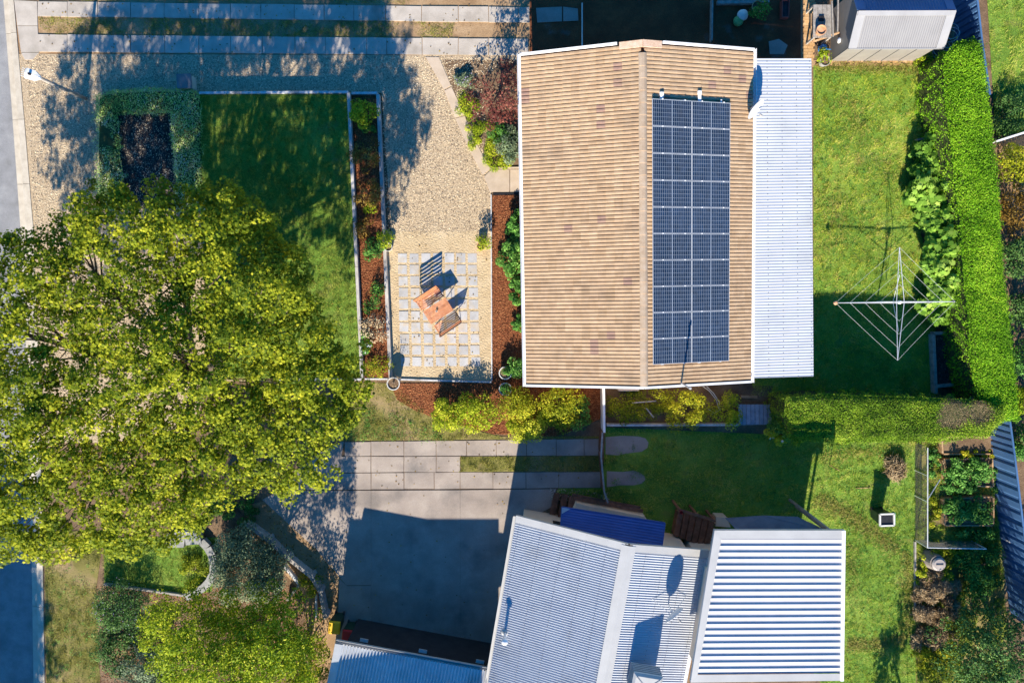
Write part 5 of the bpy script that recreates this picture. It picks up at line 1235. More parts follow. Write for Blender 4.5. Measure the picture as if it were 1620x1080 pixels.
# neighbour beyond the tall hedge
for x, y, r, hh, mm, lab in ((1612, 262, 26, 1.1, leaf_yellow, 'olive shrub beyond the hedge near the white railing'), (1618, 330, 30, 1.4, leaf_rust, 'yellow brown shrub beyond the upper part of the tall hedge'), (1622, 410, 28, 1.6, leaf_dark, 'dark shrub beyond the middle of the tall hedge'),
                          (1628, 480, 28, 1.6, leaf_dark, 'dark shrub at the right edge level with the washing line'), (1632, 560, 28, 1.7, leaf_green, 'green shrub at the right edge level with the dark raised bed'), (1626, 640, 22, 1.5, leaf_acid, 'yellow green shrub beyond the meeting of the two hedges'),
                          (1625, 705, 22, 1.3, leaf_green, 'green shrub beyond the lower blue fence')):
    shrub('shrub', x, y, r, hh, mm, lab, n=1500, size=.09, clumps=26)
shrub('shrub', 1600, 178, (26, 30), .9, leaf_dark, 'dark shrub in the shade of the slatted fence beyond the hedge', n=1200, size=.08, clumps=20)
# weeds and plants of the vegetable garden
shrub('leafy_weeds', 1500, 868, (34, 12), .5, leaf_yellow, 'row of pale weeds along the upright wire mesh', n=900, size=.07, clumps=22)
shrub('leafy_weeds', 1495, 910, (30, 26), .45, leaf_yellow, 'light green weeds beside the round compost bin', n=1100, size=.08, clumps=24)
shrub('leafy_bush', 1552, 905, (34, 60), .9, leaf_green, 'deep green bush in the shade of the lower blue fence', n=2600, size=.10, clumps=44, tone0=.42)
shrub('leafy_weeds', 1512, 985, (20, 30), .45, leaf_yellow, 'scruffy weeds between the straw heap and the dark tree', n=800, size=.09, shape='blade', clumps=20)
shrub('leafy_weeds', 1490, 1045, (40, 36), .5, leaf_yellow, 'weedy patch at the bottom of the vegetable garden', n=1500, size=.09, clumps=30, tone0=.38)
shrub('straw_heap', 1484, 950, (36, 42), .6, leaf_straw, 'heap of dry straw and dead stalks in the vegetable garden', cat='straw heap', n=5200, size=.36, shape='stalk', clumps=30, up=.2, tone0=.34)
shrub('dry_grass_clump', 1418, 742, (20, 16), .3, leaf_straw, 'tangle of dry cut grass lying on the lawn above the open green bin', cat='dry grass', n=420, size=.42, shape='stalk', clumps=10, up=.6)
shrub('straw_heap', 1478, 1012, (30, 16), .3, leaf_straw, 'flattened strip of yellow straw below the heap', cat='straw', n=1500, size=.3, shape='stalk', clumps=24)

for x, y, r, lab, mm in ((1478, 735, (9, 26), 'tall weeds between the mesh fence and the upper timber bed', leaf_green), (1478, 808, (9, 26), 'tall weeds between the mesh fence and the lower timber bed', leaf_yellow), (1540, 718, (34, 7), 'weeds in front of the bed right below the clipped hedge', leaf_yellow),
                         (1535, 842, (34, 8), 'pale leafy weeds below the lower timber bed', leaf_green), (1576, 760, (7, 30), 'weeds squeezed between the upper timber bed and the blue fence', leaf_green), (1460, 905, (10, 24), 'weeds growing along the grey edging board', leaf_acid)):
    shrub('leafy_weeds', x, y, r, .4, mm, lab, n=620, size=.08, clumps=18, tone0=.55)
# ------------------------------------------------------------------ pots
potted(614, 391, 6.5, .42, m_potwhite, 'bushy green plant in a pot standing on the wall of the narrow bed', leaf_acid, (609, 378), 16, .5, 500, .085)
potted(761, 389, 7, .38, m_terracotta, 'leafy yellow green plant in a pot at the right edge of the patio', leaf_acid, (764, 383), 15, .4, 420, .085)
potted(799.5, 590, 10.5, .45, m_potwhite, 'white rimmed pot with a green plant, upper one of the pair by the house', leaf_green, (799, 588), 9, .25, 320, .07)
potted(799.5, 615.5, 10.5, .45, m_potwhite, 'white rimmed pot with a green plant, lower one of the pair by the house', leaf_green, (800, 615), 9, .25, 320, .07)
potted(622, 607, 10.5, .62, m_potwhite, 'pot of dry brown twigs at the lower corner of the patio', leaf_straw, (623, 602), 12, .55, 130, .08, 'blade')
potted(1306, 96, 8, .35, m_plastic_grey, 'potted yellow green plant at the corner of the garden shed', leaf_acid, (1305, 88), 14, .5, 320, .09)
potted(1199, 10, 9, .3, m_terracotta, 'shaded leafy plant in the dark yard above the house', leaf_green, (1203, 14), 18, .6, 420, .10)

# ------------------------------------------------------------------ lamp post and masonry block
p0 = P(135, 156)
lp = thing('street_lamp', 'street lamp on a leaning grey wooden post with white lamp head above the gravel', 'street lamp', p0)
t_ = P(64, 124, 3.0)
b = MB(); b.tube([p0 - Vector((0, 0, .1)), t_], [.085, .062], 10); b.build('post', m_grey_timber, lp, smooth=True)
h0, h1 = P(63, 123, 3.05), P(41, 116, 3.1); d = (h1 - h0).normalized(); sd_ = Vector((-d.y, d.x, 0))
def sec(f, w, zz): c_ = h0.lerp(h1, f); return [c_ - sd_ * w + Vector((0, 0, zz)), c_ + sd_ * w + Vector((0, 0, zz))]
b = MB(); st_ = [(-.05, .05, 0), (.12, .12, .05), (.35, .2, .09), (.85, .21, .09), (1, .17, .06)]
vs = []
for f, w, t in st_: a_, c_ = sec(f, w, t); e_, g_ = sec(f, w * .9, -.06); k_ = h0.lerp(h1, f) + Vector((0, 0, t + .035)); vs += [a_, k_, c_, g_, e_]
fs = [(i * 5 + j, i * 5 + (j + 1) % 5, i * 5 + 5 + (j + 1) % 5, i * 5 + 5 + j) for i in range(4) for j in range(5)] + [(0, 1, 2, 3, 4), (24, 23, 22, 21, 20)]
b.add(vs, fs); b.build('lamp_head', m_white, lp)
b = MB(); q = h0.lerp(h1, .55) + Vector((0, 0, .11)); b.tube([q, q + Vector((0, 0, .09))], .05, 12); b.build('light_sensor', m_darkmetal, lp)
for k in range(5):
    q = h0.lerp(h1, 1.02); w = (k - 2) * .075; b = MB(); b.bar(q + sd_ * w + Vector((0, 0, .05)), q + sd_ * w + d * .12 + Vector((0, 0, .03)), .022, .08); b.build('cooling_fin', m_potwhite, lp)
q = P(291.5, 128.5, .55); pb = thing('masonry_block', 'squat grey masonry block at the corner of the square hedge', 'block', (q.x, q.y, 0))
b = MB(); b.box((q.x, q.y, .26), (.56, .54, .52), rz=.02); b.build('body', m_kerb, pb)
b = MB(); b.box((q.x, q.y, .55), (.63, .60, .06), rz=.02); b.build('capping', mat('dark_capping', [(.13, .13, .135), (.17, .17, .175), (.2, .2, .2)], 3, .8, .2, 40, .1, 50), pb)

# ------------------------------------------------------------------ rotary washing line
zt = 1.85; hub = P(1424, 478, zt); hg = P(1424, 478, zt)
rc = thing('rotary_washing_line', 'white rotary washing line standing in the shaded part of the back lawn', 'washing line', (hub.x, hub.y, 0))
b = MB(); b.tube([(hub.x, hub.y, 0), (hub.x, hub.y, zt + .05)], .032, 10); b.build('mast', m_steel, rc)
b = MB(); b.lathe((hub.x, hub.y, zt - .12), [(.05, 0), (.075, .02), (.075, .12), (.05, .18), (0, .18)], 12); b.build('hub', m_white, rc)
b = MB(); b.tube([(hub.x - .02, hub.y, 1.1), (hub.x - .24, hub.y - .02, 1.05), (hub.x - .24, hub.y - .02, .93)], .014, 6); b.build('crank_handle', m_steel, rc)
tips = [P(1322, 479, zt + .12), P(1423, 391, zt + .12), P(1511, 477, zt + .12), P(1420, 570, zt + .12)]
for k, t in enumerate(tips):
    d = (t - hub); d.z = 0; L = d.length; d.normalize(); s_ = Vector((-d.y, d.x, 0))
    o_ = .16 if k % 2 else .03
    b = MB()
    for sg in (-1, 1): b.tube([hub + s_ * o_ * sg + Vector((0, 0, .02)), t], .0135, 6)
    b.build('arm', m_steel, rc)
    b = MB(); b.tube([hub - Vector((0, 0, .55)), hub + d * L * .5 + Vector((0, 0, .05))], .012, 6); b.build('arm_strut', m_steel, rc)
for f in (1.0, .78, .55, .32):
    for k in range(4):
        a_, c_ = hub.lerp(tips[k], f), hub.lerp(tips[(k + 1) % 4], f); mid_ = a_.lerp(c_, .5) - Vector((0, 0, .05))
        b = MB(); b.tube([a_, a_.lerp(c_, .25) - Vector((0, 0, .035)), mid_, a_.lerp(c_, .75) - Vector((0, 0, .035)), c_], .0042, 4); b.build('line', m_rope, rc)
q = tips[0]; b = MB(); b.lathe(q - Vector((0, 0, .06)), [(0, 0), (.07, .01), (.09, .06), (.06, .11), (0, .12)], 12); o = b.build('peg_basket', m_terracotta, rc)

# ------------------------------------------------------------------ bins
def wheelie(px, py, rz, lidm, label, w=.56, dp=.62, h=1.02, open_=False):
    c = P(px, py, h); root = thing('wheelie_bin', label, 'bin', (c.x, c.y, 0)); R = Matrix.Rotation(rz, 3, 'Z')
    q = lambda x, y, z: Vector((c.x, c.y, z)) + R @ Vector((x, y, 0))
    def ring(wx, dy, z, oy=0): return [q(x * wx, y * dy + oy, z) for x, y in ((-.5, -.5), (.5, -.5), (.5, .5), (-.5, .5))]
    b = MB(); b.hexa(ring(w * .78, dp * .72, .04, .03), ring(w * .96, dp * .94, h - .06)); b.build('body', m_plastic_dark, root)
    b = MB()
    for s in (-1, 1): b.tube([q(s * w * .36 - .03, dp * .42, .1), q(s * w * .36 + .03, dp * .42, .1)], .1, 14)
    b.build('wheel', m_darkmetal, root)
    b = MB()
    r0, r1 = ring(w, dp, h - .06), ring(w * .97, dp * .97, h - .02); r2 = ring(w * .8, dp * .8, h + .02)
    if open_:
        for (a_, c_) in zip(ring(w, dp, h - .02), ring(w, dp, h - .02)[1:] + ring(w, dp, h - .02)[:1]): b.bar(a_, c_, .07, .07)
        b.build('rim', lidm, root)
        b = MB(); b.hexa(ring(w * .84, dp * .84, h - .05), ring(w * .84, dp * .84, h - .035)); b.build('lid_panel', m_darkmetal, root)
        b = MB(); b.bar(q(w * .56, -.2, h - .12), q(w * .56, .3, h - .12), .09, .14); b.build('side_handle', mat('bright_green_plastic', [(.02, .22, .08), (.03, .27, .1), (.04, .3, .12)], 3, .5, .03), root)
    else:
        b.hexa(r0, r1); b.hexa([v + Vector((0, 0, .001)) for v in r1], r2); b.build('lid', lidm, root)
    b = MB(); b.tube([q(-w * .42, dp * .54, h - .08), q(w * .42, dp * .54, h - .08)], .018, 8); b.build('handle', m_plastic_dark, root)
    return root
wheelie(528.5, 993, -.1, m_yellow, 'wheelie bin with a yellow lid beside the blue grey garage roof', .53, .6)
wheelie(549.5, 1005.5, -.12, m_red, 'smaller wheelie bin with a red lid tight against the garage gutter', .5, .52, .95)
wheelie(1403.5, 822, .04, m_potwhite, 'green bin with a pale rim and black top standing on the lawn', .62, .52, 1.0, True)
c = P(1475, 885, .55); cbn = thing('compost_bin', 'round grey brown compost bin with a lid in the vegetable garden', 'compost bin', (P(1470, 882).x, P(1470, 882).y, 0))
x0, y0 = cbn.location.x, cbn.location.y
m_comp = mat('compost_plastic', [(.2, .17, .15), (.25, .215, .19), (.29, .25, .22)], 3, .6, .05, 40, .08, 50)
b = MB(); b.lathe((x0, y0, 0), [(.46, 0), (.40, .3), (.34, .62), (.30, .62), (.30, .6), (0, .6)], 20); b.build('body', m_comp, cbn)
b = MB(); b.lathe((x0 + .04, y0 - .03, .63), [(.0, .09), (.24, .08), (.31, .03), (.31, 0), (0, 0)], 20); b.build('lid', mat('compost_lid', [(.32, .28, .26), (.36, .32, .3), (.4, .36, .33)], 3, .6, .05, 40, .08, 50), cbn)
b = MB(); b.bar((x0 - .12, y0 - .03, .735), (x0 + .2, y0 - .03, .735), .04, .03); b.build('lid_handle', m_comp, cbn)

# ------------------------------------------------------------------ blue steel fences, slatted fence, paling fence
def steel_fence(pts, h, label, x=None):
    W_ = [P(*p, h) for p in pts]; root = thing('steel_fence', label, 'fence', (W_[0].x, W_[0].y, 0))
    for a, c in zip(W_, W_[1:]):
        L = (c - a).length; n = max(1, round(L / 2.35))
        for i in range(n):
            p, q = a.lerp(c, i / n), a.lerp(c, (i + 1) / n); d = (q - p).normalized(); s = Vector((-d.y, d.x, 0))
            k = 6; b = MB(); pr = []
            for j in range(k):
                for f, o in ((0, 0), (.5, 0), (.62, .04), (.88, .04)): pr.append(((j + f) / k, o))
            pr.append((1, 0)); lo = []; hi = []
            for f, o in pr:
                g = p.lerp(q, f) + s * o; lo.append((g.x, g.y, .05)); hi.append((g.x, g.y, h - .04))
            m_ = len(pr); b.add(lo + hi, [(j, j + 1, m_ + j + 1, m_ + j) for j in range(m_ - 1)]); b.build('fence_panel', m_blue_fence_shedshade, root)
            b = MB(); b.bar((p.x, p.y, h - .02) + Vector((0, 0, 0)) if False else Vector((p.x, p.y, h - .02)) + s * .02, Vector((q.x, q.y, h - .02)) + s * .02, .065, .045); b.build('top_rail', m_blue_fence_shedshade, root)
            b = MB(); b.box((p.x, p.y, h / 2 + .01), (.05, .05, h), rz=math.atan2(d.y, d.x)); b.build('post', m_blue_fence_shedshade, root)
    return root
steel_fence([(1540, -130), (1546, 0), (1553, 62), (1566, 150)], 1.65, 'dark blue steel fence panels between the garden shed and the neighbouring lawn')
steel_fence([(1596, 655), (1605, 720), (1619, 835), (1640, 1000)], 1.65, 'dark blue steel fence panels behind the vegetable garden')
nf = thing('slatted_fence', 'white railed fence of thin upright pickets beyond the tall hedge', 'fence', P(1600, 215))
a, c = P(1576, 224, 1.2), P(1690, 188, 1.2); d = (c - a).normalized(); L = (c - a).length
pk = None
for i in range(int(L / .14)):
    q = a + d * (i * .14 + .05)
    if pk is None: pk = MB().box((0, 0, .6), (.075, .02, 1.2)).build('picket', m_white, recentre=False); o = pk
    else: o = pk.copy(); COL.objects.link(o); o.parent = None; o.matrix_parent_inverse = Matrix.Identity(4)
    o.location = (q.x, q.y, 0); o.rotation_euler = (0, 0, math.atan2(d.y, d.x)); adopt(o, nf)
for z in (.35, 1.22): b = MB(); b.bar(Vector((a.x, a.y, z)), Vector((c.x, c.y, z)), .08 if z > 1 else .05, .05); b.build('rail', m_white, nf)
pf = thing('paling_fence', 'thin brown paling fence between the two houses', 'fence', P(953, 735))
run = [P(953, 684, 1.1), P(951, 722, 1.1), P(956, 778, 1.1), P(962, 795, 1.1)]
for a, c in zip(run, run[1:]):
    d = (c - a).normalized(); L = (c - a).length
    for i in range(max(1, int(L / .11))):
        q = a + d * (i * .11 + .05)
        o = MB().box((0, 0, .53 + random.uniform(-.02, .01)), (.10, .018, 1.05)).build('paling', m_deck, recentre=False) if i == 0 and a is run[0] else None
        if o is None: o = pal.copy(); COL.objects.link(o); o.parent = None; o.matrix_parent_inverse = Matrix.Identity(4)
        else: pal = o
        o.location = (q.x, q.y, random.uniform(-.02, .01)); o.rotation_euler = (0, 0, math.atan2(d.y, d.x) + random.uniform(-.03, .03)); adopt(o, pf)
    b = MB(); b.bar(a + Vector((0, 0, 0)), c + Vector((0, 0, 0)), .075, .035); b.build('capping', m_grey_timber, pf)
ps = thing('side_screen', 'narrow white screen wall from the tiled house to the planter corner', 'screen', P(956, 645))
b = MB(); b.bar(P(955, 611, 1.0) - Vector((0, 0, .5)), P(956, 684, 1.0) - Vector((0, 0, .5)), .06, 1.0); b.build('panel', m_white, ps)
b = MB(); b.bar(P(955, 611, 1.02), P(956, 684, 1.02), .10, .03); b.build('capping', m_white, ps)
pl = thing('planter_edging', 'pale sleeper edging along the lower side of the shaded planter', 'edging', P(1060, 672))
wall_run(pl, PP([(960, 672.5), (1170, 672)], .35), -.02, .35, .09, m_edge)
wall_run(pl, PP([(1170, 672), (1222, 670)], .15), -.02, .15, .06, m_grey_timber)

# under the eave and in the planter: air conditioner, slatted cover, hose
q = P(995, 612, .75); ac = thing('air_conditioner', 'pale air conditioner unit below the end wall of the tiled house', 'air conditioner', (q.x, q.y, 0))
b = MB(); b.box((q.x, q.y - .0, .4), (.9, .34, .68)); b.build('casing', m_wall, ac)
b = MB(); b.box((q.x - .12, q.y - .18, .4), (.55, .02, .55)); b.build('grille', m_plastic_grey, ac)
for s in (-.3, .3): b = MB(); b.box((q.x + s, q.y, .03), (.08, .4, .06)); b.build('foot', m_darkmetal, ac)
cv = thing('slatted_cover', 'blue grey slatted timber platform between the planter shrubs and the hedge', 'platform', P(1193, 655))
m_cov = mat('blue_grey_boards', [(.24, .29, .36), (.3, .35, .43), (.36, .41, .48)], 4, .7, .3, 30, .15, 40, rnd=.1)
for k in range(8): b = MB(); x = 1171 + k * 6.6; b.bar(P(x, 639.5, .3), P(x + .5, 671, .3), .165, .03); b.build('board', m_cov, cv)
for y in (644, 666): b = MB(); b.bar(P(1168, y, .25), P(1220, y, .25), .07, .06); b.build('bearer', m_grey_timber, cv)
for x, y in ((1170, 644), (1217, 644), (1170, 666), (1217, 666)): b = MB(); w_ = P(x, y, .25); b.box((w_.x, w_.y, .11), (.07, .07, .22)); b.build('leg', m_grey_timber, cv)
b = MB(); pts = [P(1112, 611, .5), P(1122, 618, .45), P(1133, 632, .3), P(1137, 646, .1), P(1128, 652, .05), P(1118, 645, .05)]; b.tube(pts, .018, 6)
b.tube([P(1118, 611, .5), P(1129, 622, .42), P(1138, 636, .3), P(1139, 648, .1), P(1126, 655, .05)], .018, 6); o = b.build('garden_hose', m_rope, smooth=True); tag(o, 'pale garden hose looping down beside the planter shrubs', 'hose')
for a, c, lab in (((1000, 637), (1038, 634), 'grey stick lying across the planter below the air conditioner'), ((1022, 645), (1034, 660), 'short grey stick leaning in the planter among the shrubs')):
    b = MB(); b.bar(P(*a, .75), P(*c, .7), .05, .04); tag(b.build('stick', m_grey_timber), lab, 'stick')
b = MB(); b.bar(P(1172, 627, .04), P(1198, 628, .04), .12, .06); tag(b.build('timber_offcut', m_timber), 'short timber offcut lying in the shade above the slatted cover', 'timber')

# raised dark bed on the back lawn
rb = thing('raised_bed', 'dark soil filled raised bed with weathered sleeper sides by the hedge', 'garden bed', P(1500, 570))
for a, c in (((1474, 528), (1478, 622)), ((1521, 548), (1524, 610)), ((1480, 610), (1522, 606)), ((1475, 527), (1519, 525))):
    b = MB(); b.bar(P(*a, .15), P(*c, .15), .14, .3); b.build('sleeper', m_grey_timber, rb)
b = MB(); b.prism(PP([(1477, 530), (1519, 528), (1522, 604), (1480, 608)]), -.02, .2); b.build('bed_soil', m_bed, rb)
pebbles('soil_clods', PP([(1478, 531), (1518, 529), (1521, 603), (1481, 607)]), m_chipdark, 240, .2, (.02, .05), label='dark clods of earth in the raised bed by the hedge')
b = MB(); b.bar(P(1449, 222, .15), P(1483, 216, .15), .08, .25); tag(b.build('edging_board', m_grey_timber), 'weathered board edging the top of the broad leaved plants', 'edging')

# ------------------------------------------------------------------ potting bench, cans and wire by the shed
pbn = thing('potting_bench', 'weathered timber potting bench beside the garden shed', 'bench', P(1306, 32))
for k in range(4): b = MB(); b.bar(P(1290 + k * 7.2, 8, .85), P(1289.5 + k * 7.4, 60, .85), .18, .035); b.build('board', m_grey_timber, pbn)
for x, y in ((1288, 9), (1312, 9), (1288, 59), (1313, 59)): b = MB(); w_ = P(x, y, .8); b.box((w_.x, w_.y, .41), (.07, .07, .82)); b.build('leg', m_grey_timber, pbn)
b = MB(); b.bar(P(1284, 22, .45), P(1284, 66, .45), .08, .05); b.bar(P(1284, 67, .45), P(1328, 52, .9), .07, .05); b.build('rail', m_timber, pbn)
b = MB(); b.bar(P(1316, 2, 1.0), P(1318, 58, 1.0), .05, .05); b.bar(P(1326, -8, 1.2), P(1325, 50, 1.2), .05, .05); b.build('upright_rail', m_grey_timber, pbn)
q = P(1299, 48, 1.08); b = MB(); b.lathe((q.x, q.y, .87), [(0, 0), (.15, 0), (.21, .22), (.21, .26), (.18, .26), (.17, .2), (0, .2)], 20); o = b.build('terracotta_pot', m_terracotta); tag(o, 'empty terracotta pot standing on the potting bench', 'pot')
q = P(1299, 30, .88); b = MB(); b.box((q.x, q.y, .9), (.22, .2, .06)); o = b.build('seed_tray', m_darkmetal); tag(o, 'small black tray on the potting bench above the terracotta pot', 'tray')
q = P(1304, 74, .35); wc = thing('watering_can', 'blue watering can on the brick path at the shed corner', 'watering can', (q.x, q.y, 0))
b = MB(); b.lathe((q.x, q.y, .0), [(0, 0), (.13, 0), (.14, .3), (.1, .36), (0, .36)], 16); b.build('body', m_blueplastic, wc)
b = MB(); b.tube([(q.x + .1, q.y, .1), (q.x + .28, q.y - .12, .36)], [.03, .02], 8); b.build('spout', m_blueplastic, wc)
b = MB(); b.tube([(q.x - .13, q.y, .1), (q.x - .2, q.y + .03, .26), (q.x - .05, q.y, .42), (q.x + .05, q.y, .36)], .016, 6); b.build('handle', m_blueplastic, wc)
wr = thing('wire_coil', 'loose coil of pale wire hoops leaning between the shed and hedge', 'wire coil', P(1497, 62))
for k, (x, y, r, z) in enumerate(((1490, 78, .36, .25), (1495, 70, .36, .5), (1499, 62, .36, .7), (1503, 56, .34, .9), (1505, 50, .3, 1.1), (1488, 82, .32, .1))):
    c_ = P(x, y, z); R = Matrix.Rotation(random.uniform(-.5, .5), 3, 'X') @ Matrix.Rotation(random.uniform(-.5, .3), 3, 'Y')
    b = MB(); b.tube([c_ + R @ Vector((r * math.cos(t * .3307), r * math.sin(t * .3307), t * .004)) for t in range(20)], .010, 5); b.build('hoop', m_steel, wr)
q = P(1470, 93, .2); shrub('leafy_weeds', 1462, 94, 12, .4, leaf_acid, 'small yellow green weed against the shed wall beside the wire hoops', n=260, size=.07, clumps=8)

# neighbour's shaded yard
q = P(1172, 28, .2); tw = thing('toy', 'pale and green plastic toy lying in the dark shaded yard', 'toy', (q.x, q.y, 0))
R = Matrix.Rotation(.95, 3, 'Z')
b = MB(); b.lathe(q + R @ Vector((.12, 0, -.1)), [(0, .0), (.2, .02), (.24, .1), (.2, .22), (0, .27)], 16); b.build('shell', m_potwhite, tw, smooth=True)
b = MB(); b.lathe(q + R @ Vector((-.16, 0, -.14)), [(0, 0), (.2, .02), (.22, .1), (.16, .2), (0, .22)], 16); b.build('base', mat('toy_green', [(.1, .28, .12), (.14, .33, .12), (.2, .38, .12)], 3, .5, .03), tw, smooth=True)
q = P(1242, 15, .2); pb2 = thing('planter_box', 'dull red oblong planter box on the dark shaded ground', 'planter', (q.x, q.y, 0))
b = MB()
for dx, dy, sx, sy in ((-.14, 0, .03, .72), (.14, 0, .03, .72), (0, .345, .25, .03), (0, -.345, .25, .03)): b.box((q.x + dx, q.y + dy, .14), (sx, sy, .28))
b.build('sides', mat('dull_red', [(.28, .06, .05), (.34, .08, .06), (.4, .1, .08)], 3, .6, .05), pb2)
b = MB(); b.box((q.x, q.y, .1), (.25, .66, .2)); b.build('soil_fill', m_bed, pb2)
b = MB(); b.bar(P(1134, 5, .1), P(1216, 4, .1), .14, .2); tag(b.build('timber_edging', m_grey_timber), 'grey timber edging at the top of the dark shaded yard', 'edging')
b = MB(); b.tube([P(921, 5, .05), P(921, 74, .05)], .03, 6); tag(b.build('pipe', m_potwhite), 'thin pale pipe lying across the dark shaded yard', 'pipe')
b = MB(); b.bar(P(1126, 0, .15), P(1125, 66, .15), .06, .3); tag(b.build('divider', m_grey_timber), 'thin timber divider crossing the shaded yard above the roof', 'divider')

# ------------------------------------------------------------------ vegetable garden
vb = [((1492, 727), (1570, 724), (1572, 770), (1498, 766)), ((1493, 789), (1572, 786), (1572, 831), (1495, 831)), ((1490, 692), (1570, 690), (1572, 718), (1492, 718))]
vl = ['upper one of the two leafy raised timber beds in the vegetable garden', 'lower one of the two leafy raised timber beds in the vegetable garden', 'raised timber bed of bare soil right below the clipped hedge']
for (q, lab) in zip(vb, vl):
    w_ = PP(q, .3); c_ = sum(w_, Vector()) / 4; root = thing('raised_bed', lab, 'garden bed', (c_.x, c_.y, 0), 'raised vegetable beds')
    for i in range(4):
        a, c = w_[i], w_[(i + 1) % 4]; d = (c - a).normalized() * .03
        b = MB(); b.bar(Vector((a.x, a.y, .15)) + d, Vector((c.x, c.y, .15)) - d, .06, .30 + random.uniform(-.01, .01)); b.build('board', m_timber, root)
    b = MB(); b.prism(inset([(v.x, v.y) for v in w_], .04), -.02, .24); b.build('bed_soil', m_soil, root)
for i, (x, y, r, lab, t0) in enumerate(((1516, 748, (18, 19), 'leafy crop in the left half of the upper timber bed', .6), (1550, 746, (19, 19), 'leafy crop in the right half of the upper timber bed', .6), (1515, 808, (19, 19), 'leafy crop in the left half of the lower timber bed', .6),
                          (1551, 808, (18, 20), 'darker leafy crop in the right half of the lower timber bed', .42), (1520, 772, (30, 9), 'leafy plants spilling between the two timber beds', .5))):
    shrub('vegetable_plant', x, y, r, .42, leaf_green, lab, cat='vegetable plant', n=820, size=.10, clumps=20, base=.22, tone0=t0)
mf = thing('mesh_fence', 'wire mesh fence with pale pipe rails around the vegetable beds', 'fence', P(1450, 780))
hz_ = .98
posts = [(1447, 743), (1447, 783), (1447, 853), (1537, 855)]
for x, y in posts:
    w_ = P(x, y); b = MB(); b.tube([w_, w_ + Vector((0, 0, hz_))], .026, 8); b.build('post', m_steel, mf)
gp = [P(1447, 700), P(1447, 743), P(1447, 783), P(1447, 853), P(1537, 855)]
for a, c in zip(gp, gp[1:]):
    u_ = Vector((0, 0, hz_)); b = MB(); b.tube([a + u_, c + u_], .024, 8); b.build('rail', m_steel, mf)
m_wire = mat('mesh_wire', [(.16, .15, .14), (.2, .19, .18), (.24, .23, .22)], 4, .6, 0)
def mesh_panel(a, c, h0_, h1_):
    b = MB(); L = (c - a).length; d = (c - a) / L; k = int(L / .1); nz = int((h1_ - h0_) / .1)
    for i in range(k + 1): q = a + d * (L * i / k); b.tube([q + Vector((0, 0, h0_)), q + Vector((0, 0, h1_))], .0055, 3, cap=False)
    for j in range(nz + 1): z = Vector((0, 0, h0_ + (h1_ - h0_) * j / nz)); b.tube([a + z, c + z], .0055, 3, cap=False)
    b.build('wire_mesh', m_wire, mf)
for a, c in zip(gp, gp[1:]): mesh_panel(a, c, .04, hz_ - .02)
b = MB(); b.tube([P(1467, 790, .98), P(1487, 758, .75)], .022, 8); b.build('brace', m_steel, mf)
b = MB(); b.bar(P(1583, 850, .6), P(1605, 861, .6), .06, .08); tag(b.build('grey_plank', m_grey_timber), 'grey plank leaning at the foot of the lower blue fence', 'plank')
b = MB(); b.bar(P(1447, 856, .05), P(1447, 965, .05), .07, .14); tag(b.build('garden_edging', m_grey_timber), 'long grey board edging the lawn below the mesh fence', 'edging')
for a, c, lab in (((1354, 772), (1377, 771), 'short pale stick lying on the lawn left of the open green bin'),):
    b = MB(); b.bar(P(*a, .03), P(*c, .03), .03, .03); tag(b.build('stick', m_timber), lab, 'stick')
b = MB(); w_ = P(1312, 735); b.tube([w_, w_ + Vector((0, 0, .9))], .02, 6); tag(b.build('stake', m_timber), 'thin timber stake on the lawn under the clipped hedge', 'stake')

# ------------------------------------------------------------------ corner garden: curved stone edging, timber walls
ce = thing('stone_edging', 'curved pale blue grey stone edging around the shaded garden lawn', 'edging', P(335, 900))
m_stone = mat('edging_stone', [(.22, .22, .215), (.3, .3, .295), (.37, .365, .35)], 4, .85, .5, 25, .15, 40, rnd=.12)
arc = [(318, 856), (328, 866), (335, 879), (338, 892), (337, 906), (331, 919), (322, 929), (310, 937), (293, 945)]
for a, c in zip(arc, arc[1:]):
    p, q = P(*a, .25), P(*c, .25); d = (q - p).normalized(); b = MB(); b.bar(p + d * .01 - Vector((0, 0, .12)), q - d * .01 - Vector((0, 0, .12)), .34, .26 + random.uniform(-.02, .02)); b.build('stone', m_stone, ce)
for q in ([(263, 846), (288, 838), (292, 852), (290, 866), (262, 866)], [(291, 840), (316, 845), (318, 860), (294, 862)]):
    b = MB(); b.prism(PP(q, .3), -.02, .3 + random.uniform(-.02, .02)); b.build('stone', m_stone, ce)
te = thing('timber_edging', 'long dark timber edging along the lower side of the shaded garden lawn', 'edging', P(230, 935))
wall_run(te, PP([(163, 924), (290, 942)], .15), -.02, .15, .09, m_grey_timber, 1.6)
tw2 = thing('timber_wall', 'weathered grey timber wall stepping down the left side of the concrete drive', 'garden wall', P(450, 880))
run = [(389, 829), (424, 854), (454, 882), (492, 912), (506, 935), (514, 975)]
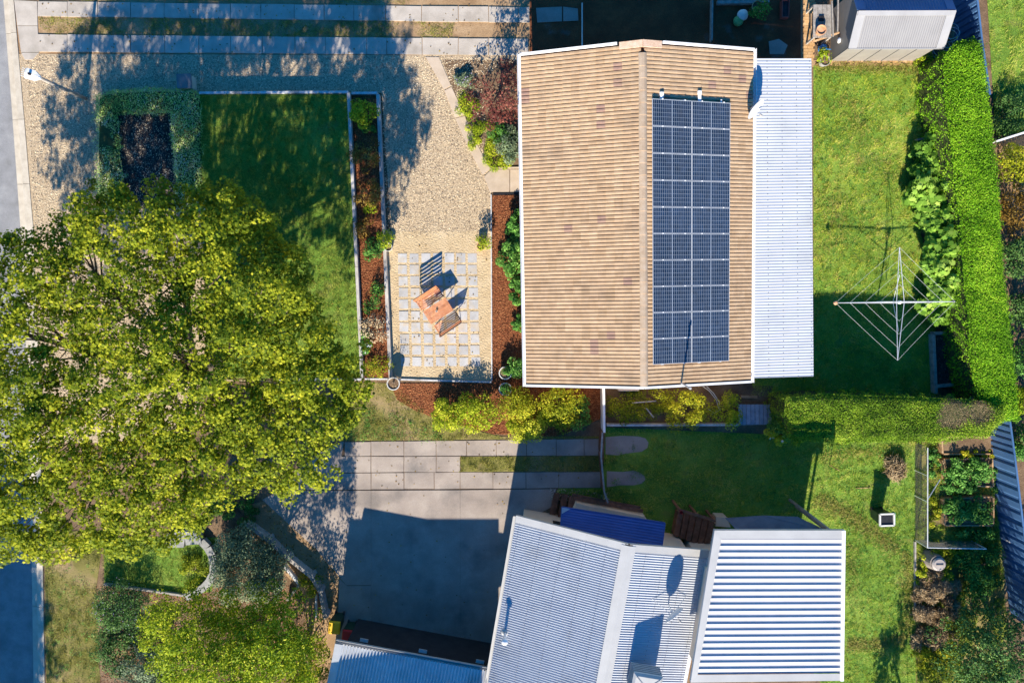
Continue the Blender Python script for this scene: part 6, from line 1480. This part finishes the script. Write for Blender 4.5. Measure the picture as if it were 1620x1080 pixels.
for a, c in zip(run, run[1:]):
    p, q = P(*a, .45), P(*c, .45); b = MB(); b.bar(p - Vector((0, 0, .22)), q - Vector((0, 0, .22)), .16, .47 + random.uniform(-.02, .02)); b.build('sleeper', m_grey_timber, tw2)
for a in run[1:]:
    p = P(*a, .55); b = MB(); b.box((p.x, p.y, .26), (.2, .2, .56), rz=.6); b.build('post', m_grey_timber, tw2)
b = MB(); b.bar(P(450, 893, .2), P(474, 922, .2), .12, .22); b.build('sleeper', m_edge, tw2)
b = MB(); b.bar(P(477, 920, .2), P(455, 948, .2), .1, .22); b.build('sleeper', m_grey_timber, tw2)
b = MB(); b.bar(P(501, 938, .2), P(501, 975, .2), .09, .22); b.build('sleeper', m_edge, tw2)

vg = PP([(1450, 696), (1574, 696), (1600, 1090), (1450, 1090)]); wg_ = Wob(.5)
grass('weedy_grass', vg, g_south, 1300, -.014, .11, .02, .06, keep=lambda x, y: wg_(x, y) > -.75, label='weedy grass between the beds of the vegetable garden')
cg = PP([(150, 925), (300, 945), (420, 900), (520, 970), (515, 1090), (150, 1090)])
pebbles('garden_litter', cg, m_chip, 160, -.02, (.02, .06), .3, squash=.4, label='dry leaf litter under the bushes of the corner garden')

def fallen(poly, n, label, z=.02):
    q = scatter(PP(poly), n); C_ = np.column_stack([q, np.full(n, z) + rng.uniform(0, .012, n)]); N_ = rng.normal(0, .25, (n, 3)); N_[:, 2] += 1
    leaves('fallen_leaves', C_, N_, rng.uniform(.04, .09, n), leaf_rust, 'maple', None, kind='stuff', label=label)
fallen([(420, 780), (800, 780), (790, 1010), (560, 1000)], 60, 'stray fallen leaves on the shaded concrete')
fallen([(540, 700), (950, 697), (950, 773), (530, 773)], 70, 'stray fallen leaves on the slab rows')
fallen([(420, 800), (535, 900), (520, 980), (430, 850)], 260, 'fallen leaves along the timber wall')
fallen([(320, 170), (548, 170), (565, 590), (340, 590)], 170, 'fallen leaves on the front lawn', .47)
fallen([(60, 5), (830, 10), (830, 88), (60, 85)], 220, 'fallen leaves on the double strip driveway', .04)
fallen([(625, 380), (775, 380), (775, 600), (625, 600)], 70, 'fallen leaves on the patio', .03)
